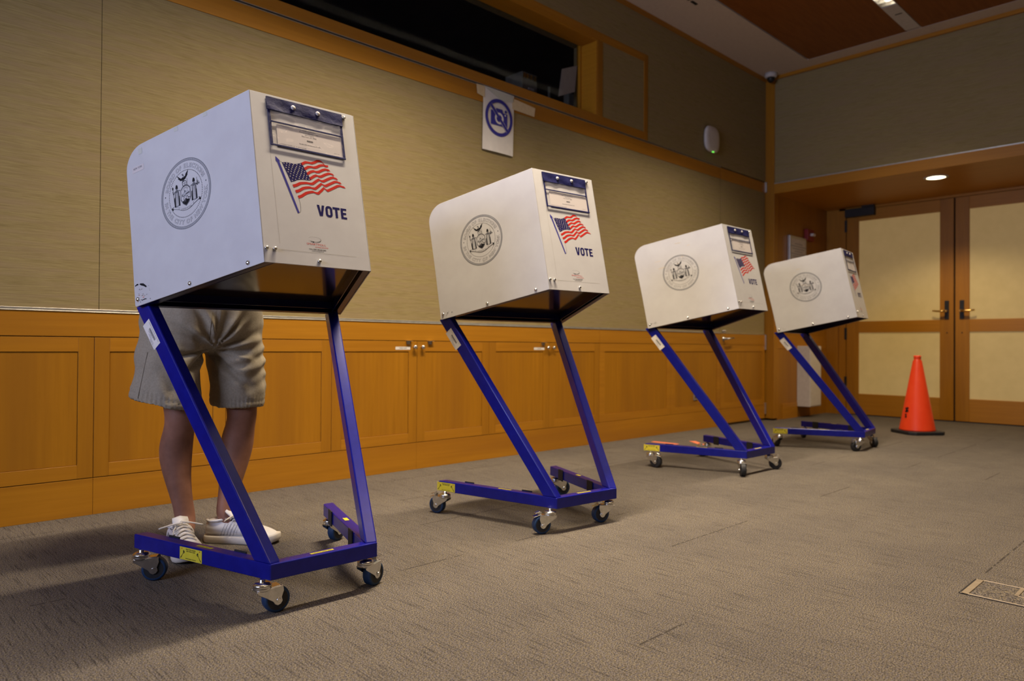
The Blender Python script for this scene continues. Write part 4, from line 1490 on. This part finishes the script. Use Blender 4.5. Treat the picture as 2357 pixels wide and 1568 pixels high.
# trunk bent over the tray, arms resting on it
B['belly'] = ((1.09, 2.86, 1.04), .16, .13, 'pelvis')
B['chest'] = ((1.09, 2.79, 1.20), .17, .12, 'belly')
B['should'] = ((1.09, 2.70, 1.31), .14, .09, 'chest')
B['neck'] = ((1.09, 2.62, 1.36), .055, .055, 'should')
B['head0'] = ((1.09, 2.57, 1.385), .06, .06, 'neck')
for s, n_ in ((-1, 'r'), (1, 'l')):
    B[n_+'s'] = ((1.09+s*.17, 2.69, 1.30), .058, .058, 'should')
    B[n_+'u'] = ((1.09+s*.215, 2.66, 1.20), .050, .050, n_+'s')
    B[n_+'e'] = ((1.09+s*.225, 2.62, 1.07), .040, .042, n_+'u')
    B[n_+'w1'] = ((1.09+s*.17, 2.50, 1.03), .036, .034, n_+'e')
    B[n_+'w'] = ((1.09+s*.115, 2.40, 1.005), .026, .022, n_+'w1')
    B[n_+'p'] = ((1.09+s*.095, 2.345, .998), .038, .016, n_+'w')
    for f in range(4):
        q = Vector((1.09+s*(.060+f*.019), 2.30, 1.002))
        L_ = (.030, .034, .032, .025)[f]
        B['%sf%da' % (n_, f)] = (tuple(q), .009, .009, n_+'p')
        B['%sf%db' % (n_, f)] = (tuple(q+Vector((0, -L_, .004))), .0085, .0085, '%sf%da' % (n_, f))
        B['%sf%dc' % (n_, f)] = (tuple(q+Vector((0, -L_*1.75, -.006))), .0075, .0075, '%sf%db' % (n_, f))
    q = Vector((1.09+s*.050, 2.36, .998))
    B[n_+'ta'] = (tuple(q), .011, .011, n_+'p')
    B[n_+'tb'] = (tuple(q+Vector((-s*.022, -.025, 0))), .009, .009, n_+'ta')
    B[n_+'tc'] = (tuple(q+Vector((-s*.030, -.050, -.004))), .008, .008, n_+'tb')
body = skin_body('body', B, 'skin')

# head with face and hair (bowed towards the tray)
hc = Vector((1.09, 2.50, 1.405))
fwd = Vector((0, -.80, -.60)).normalized()
upv = Vector((0, -.60, .80)).normalized()
side = Vector((1, 0, 0))
mb = MB()
rings = []
for j in range(25):
    ph = -PI/2+PI*j/24
    ring = []
    for k in range(32):
        th = 2*PI*k/32
        cx, cf = math.cos(th), math.sin(th)
        w_, d_, h_ = .076, .096, .118
        jaw = 1-.28*max(0, -math.sin(ph))
        r_ = math.cos(ph)
        fr = d_*r_*cf*(jaw if cf > 0 else 1)
        if cf > .93 and -.35 < ph < .02:
            fr += .022*(cf-.93)/.07*(1-abs(ph+.18)/.2 if abs(ph+.18) < .2 else 0)
        if cf > .4 and .02 < ph < .25 and .15 < abs(cx) < .6:
            fr -= .008
        ring.append(hc+side*(w_*r_*cx*jaw)+fwd*fr+upv*(h_*math.sin(ph)))
    rings.append(ring)
mb.loft(rings, cap=False)
for s in (-1, 1):
    mb.lathe([(0, -.004), (.016, -.003), (.018, .004), (.010, .008), (0, .006)], hc+side*s*.077-fwd*.008, side*s, 14)
hd = mb.build('head', 'skin', person, xf='world', subd=1)
mb = MB()
rings = []
for j in range(14):
    ph = -.15+(PI/2+.15)*j/13
    ring = []
    for k in range(32):
        th = 2*PI*k/32
        cf = math.sin(th)
        p2 = ph if cf < .2 else max(ph, .55*(cf-.2)/.8+.1)
        r_ = math.cos(p2)*1.07
        ring.append(hc+side*(.076*r_*math.cos(th))+fwd*(.096*r_*cf)+upv*(.124*math.sin(p2)))
    rings.append(ring)
mb.loft(rings, cap=False)
mb.build('hair', 'hair', hd, xf='world')
for s in (-1, 1):
    MB().lathe([(.0, .009), (.006, .007), (.0085, 0)], hc+side*s*.030+fwd*.082+upv*.012, fwd, 12, cap=False).build('eye', 'paper', hd, xf='world')
MB().tube([hc+side*-.022+fwd*.074+upv*-.062, hc+fwd*.082+upv*-.064, hc+side*.022+fwd*.074+upv*-.062], .004, 6).build('mouth', 'alarm', hd, xf='world')

# shirt: trunk and short sleeves
SH = {'a': ((1.09, 2.875, .905), .205, .155, None), 'b': ((1.09, 2.87, 1.0), .205, .160, 'a'), 'c': ((1.09, 2.84, 1.11), .195, .150, 'b'),
      'd': ((1.09, 2.78, 1.22), .19, .135, 'c'), 'e': ((1.09, 2.69, 1.32), .15, .095, 'd'), 'f': ((1.09, 2.64, 1.355), .075, .07, 'e')}
for s, n_ in ((-1, 'r'), (1, 'l')):
    SH[n_+'1'] = ((1.09+s*.175, 2.685, 1.30), .075, .075, 'e')
    SH[n_+'2'] = ((1.09+s*.222, 2.655, 1.19), .068, .068, n_+'1')
skin_body('shirt', SH, 'shirt')


# shorts: union of trunk and two legs by voxel remesh, then folds
def ell(c, rx, ry, n=40, ang=0, tilt=(0, 0), pw=2.0):
    out = []
    for k in range(n):
        a = 2*PI*k/n
        x, y = math.cos(a), math.sin(a)
        q = (abs(x)**pw+abs(y)**pw)**(-1/pw)
        x, y = rx*q*x, ry*q*y
        X = x*math.cos(ang)-y*math.sin(ang)
        Y = x*math.sin(ang)+y*math.cos(ang)
        out.append(Vector((c[0]+X, c[1]+Y, c[2]+tilt[0]*X+tilt[1]*Y)))
    return out


mb = MB()
mb.loft([ell((1.098, 2.865, z), rx, ry, pw=2.3) for z, rx, ry in ((.735, .10, .09), (.765, .185, .130), (.81, .222, .155), (.85, .226, .163), (.90, .222, .165), (.95, .212, .16), (1.00, .20, .155))])
# right leg of the shorts (left in the picture): flares out
mb.loft([ell(c, rx, ry, ang=an, tilt=tl) for c, rx, ry, an, tl in (
    ((.953, 2.852, .545), .122, .126, .0, (-.15, .16)),
    ((.956, 2.852, .60), .117, .124, .0, (-.10, .10)),
    ((.962, 2.855, .68), .111, .124, .0, (-.04, .05)),
    ((.975, 2.860, .76), .112, .130, .0, (0, 0)),
    ((1.000, 2.865, .84), .120, .140, .0, (0, 0)))])
mb.loft([ell(c, rx, ry, ang=an, tilt=tl) for c, rx, ry, an, tl in (
    ((1.228, 2.850, .525), .100, .112, .0, (.02, .10)),
    ((1.230, 2.850, .60), .103, .116, .0, (.0, .06)),
    ((1.226, 2.855, .68), .108, .122, .0, (0, .03)),
    ((1.212, 2.860, .76), .114, .132, .0, (0, 0)),
    ((1.185, 2.865, .84), .122, .140, .0, (0, 0)))])
so = mb.build('shorts', 'khaki', person, xf='world')
rm = so.modifiers.new('remesh', 'REMESH')
rm.mode, rm.voxel_size, rm.use_smooth_shade = 'VOXEL', .0065, True
smd = so.modifiers.new('smooth', 'SMOOTH')
smd.iterations, smd.factor = 5, .6
dg = bpy.context.evaluated_depsgraph_get()
dg.update()
me = bpy.data.meshes.new_from_object(so.evaluated_get(dg))
so.modifiers.clear()
so.data = me
off = Vector(person.location)
crotch = Vector((1.092, 2.76, .750))
new = []
for v_ in me.vertices:
    p = v_.co+off
    nrm = v_.normal
    d = p-crotch
    r_ = math.hypot(d.x, d.z)
    ang = math.atan2(d.z, d.x)
    h = 0
    front = max(0, min(1, (2.86-p.y)/.06))
    # folds radiating from the crotch
    fall = math.exp(-((r_-.085)/.085)**2)
    n1 = noise.noise(Vector((ang*3.0, r_*6, 1.3)))
    h += front*fall*.0100*math.sin(ang*11+3.5*n1+(.9 if d.x > 0 else 0))
    # sideways creases on the outer side of the left thigh
    if d.x > .02:
        w_ = math.exp(-((p.z-.71)/.085)**2)*min(1, (d.x-.02)/.10)
        h += w_*.0048*math.sin((p.z-.28*p.x)*120+3.2*noise.noise(Vector((p.x*9, p.y*6, p.z*5))))
    else:
        w_ = math.exp(-((p.z-.66)/.14)**2)
        h += w_*.004*math.sin((p.x*1.3+p.z*.5)*60+3*noise.noise(Vector((p.x*6, p.y*6, p.z*3))))
    h += .009*noise.noise(Vector((p.x*7, p.y*7, p.z*4)))+.006*noise.noise(Vector((p.x*22+5, p.y*22, p.z*14)))
    # hem: slight pucker
    hz = p.z-(.545+.16*(p.y-2.852)-.15*(p.x-.953) if d.x < 0 else .525+.10*(p.y-2.85)+.02*(p.x-1.228))
    if hz < .045:
        h += .0016*math.sin(math.atan2(p.y-2.85, p.x-(.968 if d.x < 0 else 1.22))*46)
        if .024 < hz < .031:
            h -= .0018
    new.append(v_.co+nrm*h)
for v_, c in zip(me.vertices, new):
    v_.co = c
me.update()
# seam on the right-hand side of the wearer, fly line
from mathutils.bvhtree import BVHTree
bvh = BVHTree.FromPolygons([v_.co+off for v_ in me.vertices], [tuple(p.vertices) for p in me.polygons])
eye_ = Vector((0, 0, HCAM))


def on_cloth(pts, lift=.0008):
    out = []
    for p in pts:
        p = Vector(p)
        d = (p-eye_).normalized()
        h = bvh.ray_cast(p-d*.5, d)
        if h[0] is not None:
            out.append(h[0]-d*lift)
    return out


def lerp_pts(a, b_, n):
    return [Vector(a).lerp(Vector(b_), k/(n-1)) for k in range(n)]


sd_ = MB()
seam_pts = on_cloth(lerp_pts((.853, 2.84, .566), (.885, 2.84, .735), 16))
if len(seam_pts) > 3:
    sd_.tube(seam_pts, .0010, 5)
    sd_.build('side_seam', 'stitch', so, xf='world')
fl = on_cloth(lerp_pts((1.094, 2.80, .775), (1.104, 2.80, .89), 14))
if len(fl) > 3:
    MB().tube(fl, .0011, 5).build('fly_seam', 'stitch', so, xf='world')


def sneaker(name, heel, head_, tie):
    """heel point on the floor, heading angle; built in its own frame (x = forwards)"""
    c, s = math.cos(head_), math.sin(head_)
    r = bpy.data.objects.new(name+'_anchor', None)
    Rm = lambda p: Vector((heel[0]+c*p[0]*K1-s*p[1]*K2, heel[1]+s*p[0]*K1+c*p[1]*K2, p[2]*1.10))
    K1, K2 = (1.02, 1.22) if tie else (1.0, 1.15)
    # stations along the shoe: x, half width, centre y, top height
    out = [(0, .012, 0), (.004, .022, 0), (.018, .031, 0), (.045, .0345, 0), (.09, .0345, .001), (.14, .037, .003), (.19, .0445, .004), (.225, .0455, .003), (.252, .040, .001), (.272, .030, -.001), (.284, .018, -.002), (.288, .008, -.002)]
    mb = MB()
    rim = [(x, cy+w) for x, w, cy in out]+[(x, cy-w) for x, w, cy in reversed(out)]
    rings = []
    for z, g in ((0, -.002), (.003, .001), (.012, .002), (.022, .0015), (.0255, -.0005)):
        lift = []
        for x, y in rim:
            k = 1+g/.04
            tl = .010*max(0, (x-.225)/.06)**1.6
            lift.append(Rm((.144+(x-.144)*(1+g/.15), y*k, z+tl)))
        rings.append(lift)
    mb.loft(rings, smooth=True)
    sh_ = MB()
    st = [(.001, .010, .060, .010), (.006, .024, .074, .020), (.020, .031, .082, .026), (.045, .034, .078, .028), (.075, .034, .080, .025), (.100, .035, .092, .021), (.130, .037, .090, .020), (.160, .040, .077, .023), (.190, .044, .064, .027), (.220, .045, .053, .032), (.245, .041, .045, .031), (.265, .031, .036, .024), (.279, .019, .032, .014), (.285, .008, .030, .006)]
    rings = []
    for x, w, zt, wt in st:
        ring = []
        for k in range(24):
            a = 2*PI*k/24
            cx, sz = math.cos(a), math.sin(a)
            y = w*abs(cx)**.75*(1 if cx > 0 else -1)
            z = .022+(zt-.022)*(.5+.5*sz)
            f = (z-.022)/(zt-.022)
            y *= 1-(1-wt/w)*max(0, f-.25)/.75*.9
            ring.append(Rm((x, y+.002, z)))
        rings.append(ring)
    sh_.loft(rings, smooth=True)
    up_ = sh_.build(name, 'leather', person, subd=1, xf='world')
    mb.build('sole', 'sole', up_, xf='world')
    # collar
    import bisect

    def zt(x):
        xs = [q[0] for q in st]
        i_ = max(1, min(len(st)-1, bisect.bisect(xs, x)))
        f_ = (x-xs[i_-1])/(xs[i_]-xs[i_-1])
        return st[i_-1][2]*(1-f_)+st[i_][2]*f_
    cl = MB()
    pts = []
    for k in range(20):
        a = 2*PI*k/20
        x = .048+.044*math.cos(a)
        y = .0265*math.sin(a)
        z = .0745+.12*max(0, x-.03)
        pts.append(Rm((x, y+.002, z)))
    cl.tube(pts, .0052, 8, closed=True)
    cl.build('collar', 'leather', up_, xf='world')
    tg = MB()
    tg.loft([[Rm((x, y, z+dz)) for y, dz in ((-w, 0), (0, .006), (w, 0), (w, -.004), (0, .001), (-w, -.004))] for x, w, z in ((.086, .022, .112), (.096, .023, .104), (.108, .022, .094), (.12, .018, .088))], smooth=True)
    tg.build('tongue', 'leather', up_, xf='world')
    lc = MB()
    for k in range(6):
        x = .098+k*.019
        z = zt(x)+.0005
        for s_ in (-1, 1):
            dx_ = .010*s_
            lc.tube([Rm((x-dx_, -.022, z-.0085)), Rm((x-dx_*.5, -.012, z+.000)), Rm((x, .002, z+.0035)), Rm((x+dx_*.5, .016, z+.000)), Rm((x+dx_, .026, z-.0085))], .0027, 6)
    lc.build('lacing', 'lace', up_, xf='world')
    ey = MB()
    for k in range(6):
        x = .095+k*.019
        for s_ in (-1, 1):
            ey.lathe([(.0028, 0), (.0028, .0012)], Rm((x, .002+s_*.0285, zt(x)-.011)), Rm((0, s_*.7, .7))-Rm((0, 0, 0)), 8)
    ey.build('eyelets', 'ink', up_, xf='world')
    st_ = MB()
    for s_ in (-1, 1):
        for k in range(5):
            x = .088+k*.0125
            st_.tube([Rm((x-.012+j*.006, s_*(.0352+.0022*(1-abs(j-1.5)/1.5)+(k*.0010))+.002, .030+j*.0135)) for j in range(4)], .0008, 5)
    st_.build('side_stripes', 'grey', up_, xf='world')
    if tie:
        bw = MB()
        b0 = (.104, .002, zt(.104)+.008)
        for s_ in (-1, 1):
            pts = []
            for k in range(13):
                a = PI*2*k/12
                pts.append(Rm((b0[0]+.012-.012*math.cos(a)*s_+.004*k/12, s_*(.030-.030*math.cos(a)), b0[2]+.014*math.sin(a/2)-.03*(.5-.5*math.cos(a))*.9)))
            bw.tube(pts, .0028, 6)
            bw.tube([Rm(b0), Rm((.118, s_*.014, zt(.118)+.003)), Rm((.138, s_*.026, zt(.138)-.006)), Rm((.150, s_*.030, zt(.15)-.016))], .0026, 6)
        bw.lathe([(.0, -.006), (.006, -.004), (.007, .002), (.0, .006)], Rm(b0), 'z', 10)
        bw.build('lace_bow', 'lace', up_, xf='world')
    if not tie:
        pt = MB()
        pt.box(0, 0, 0, 0, 0, 0)
    return up_


h1 = math.atan2(-.98, -.14)
sneaker('sneaker', (.995, 2.862), h1, True)
h2 = math.atan2(-.76, .66)
sneaker('sneaker', (1.110, 2.850), h2, True)
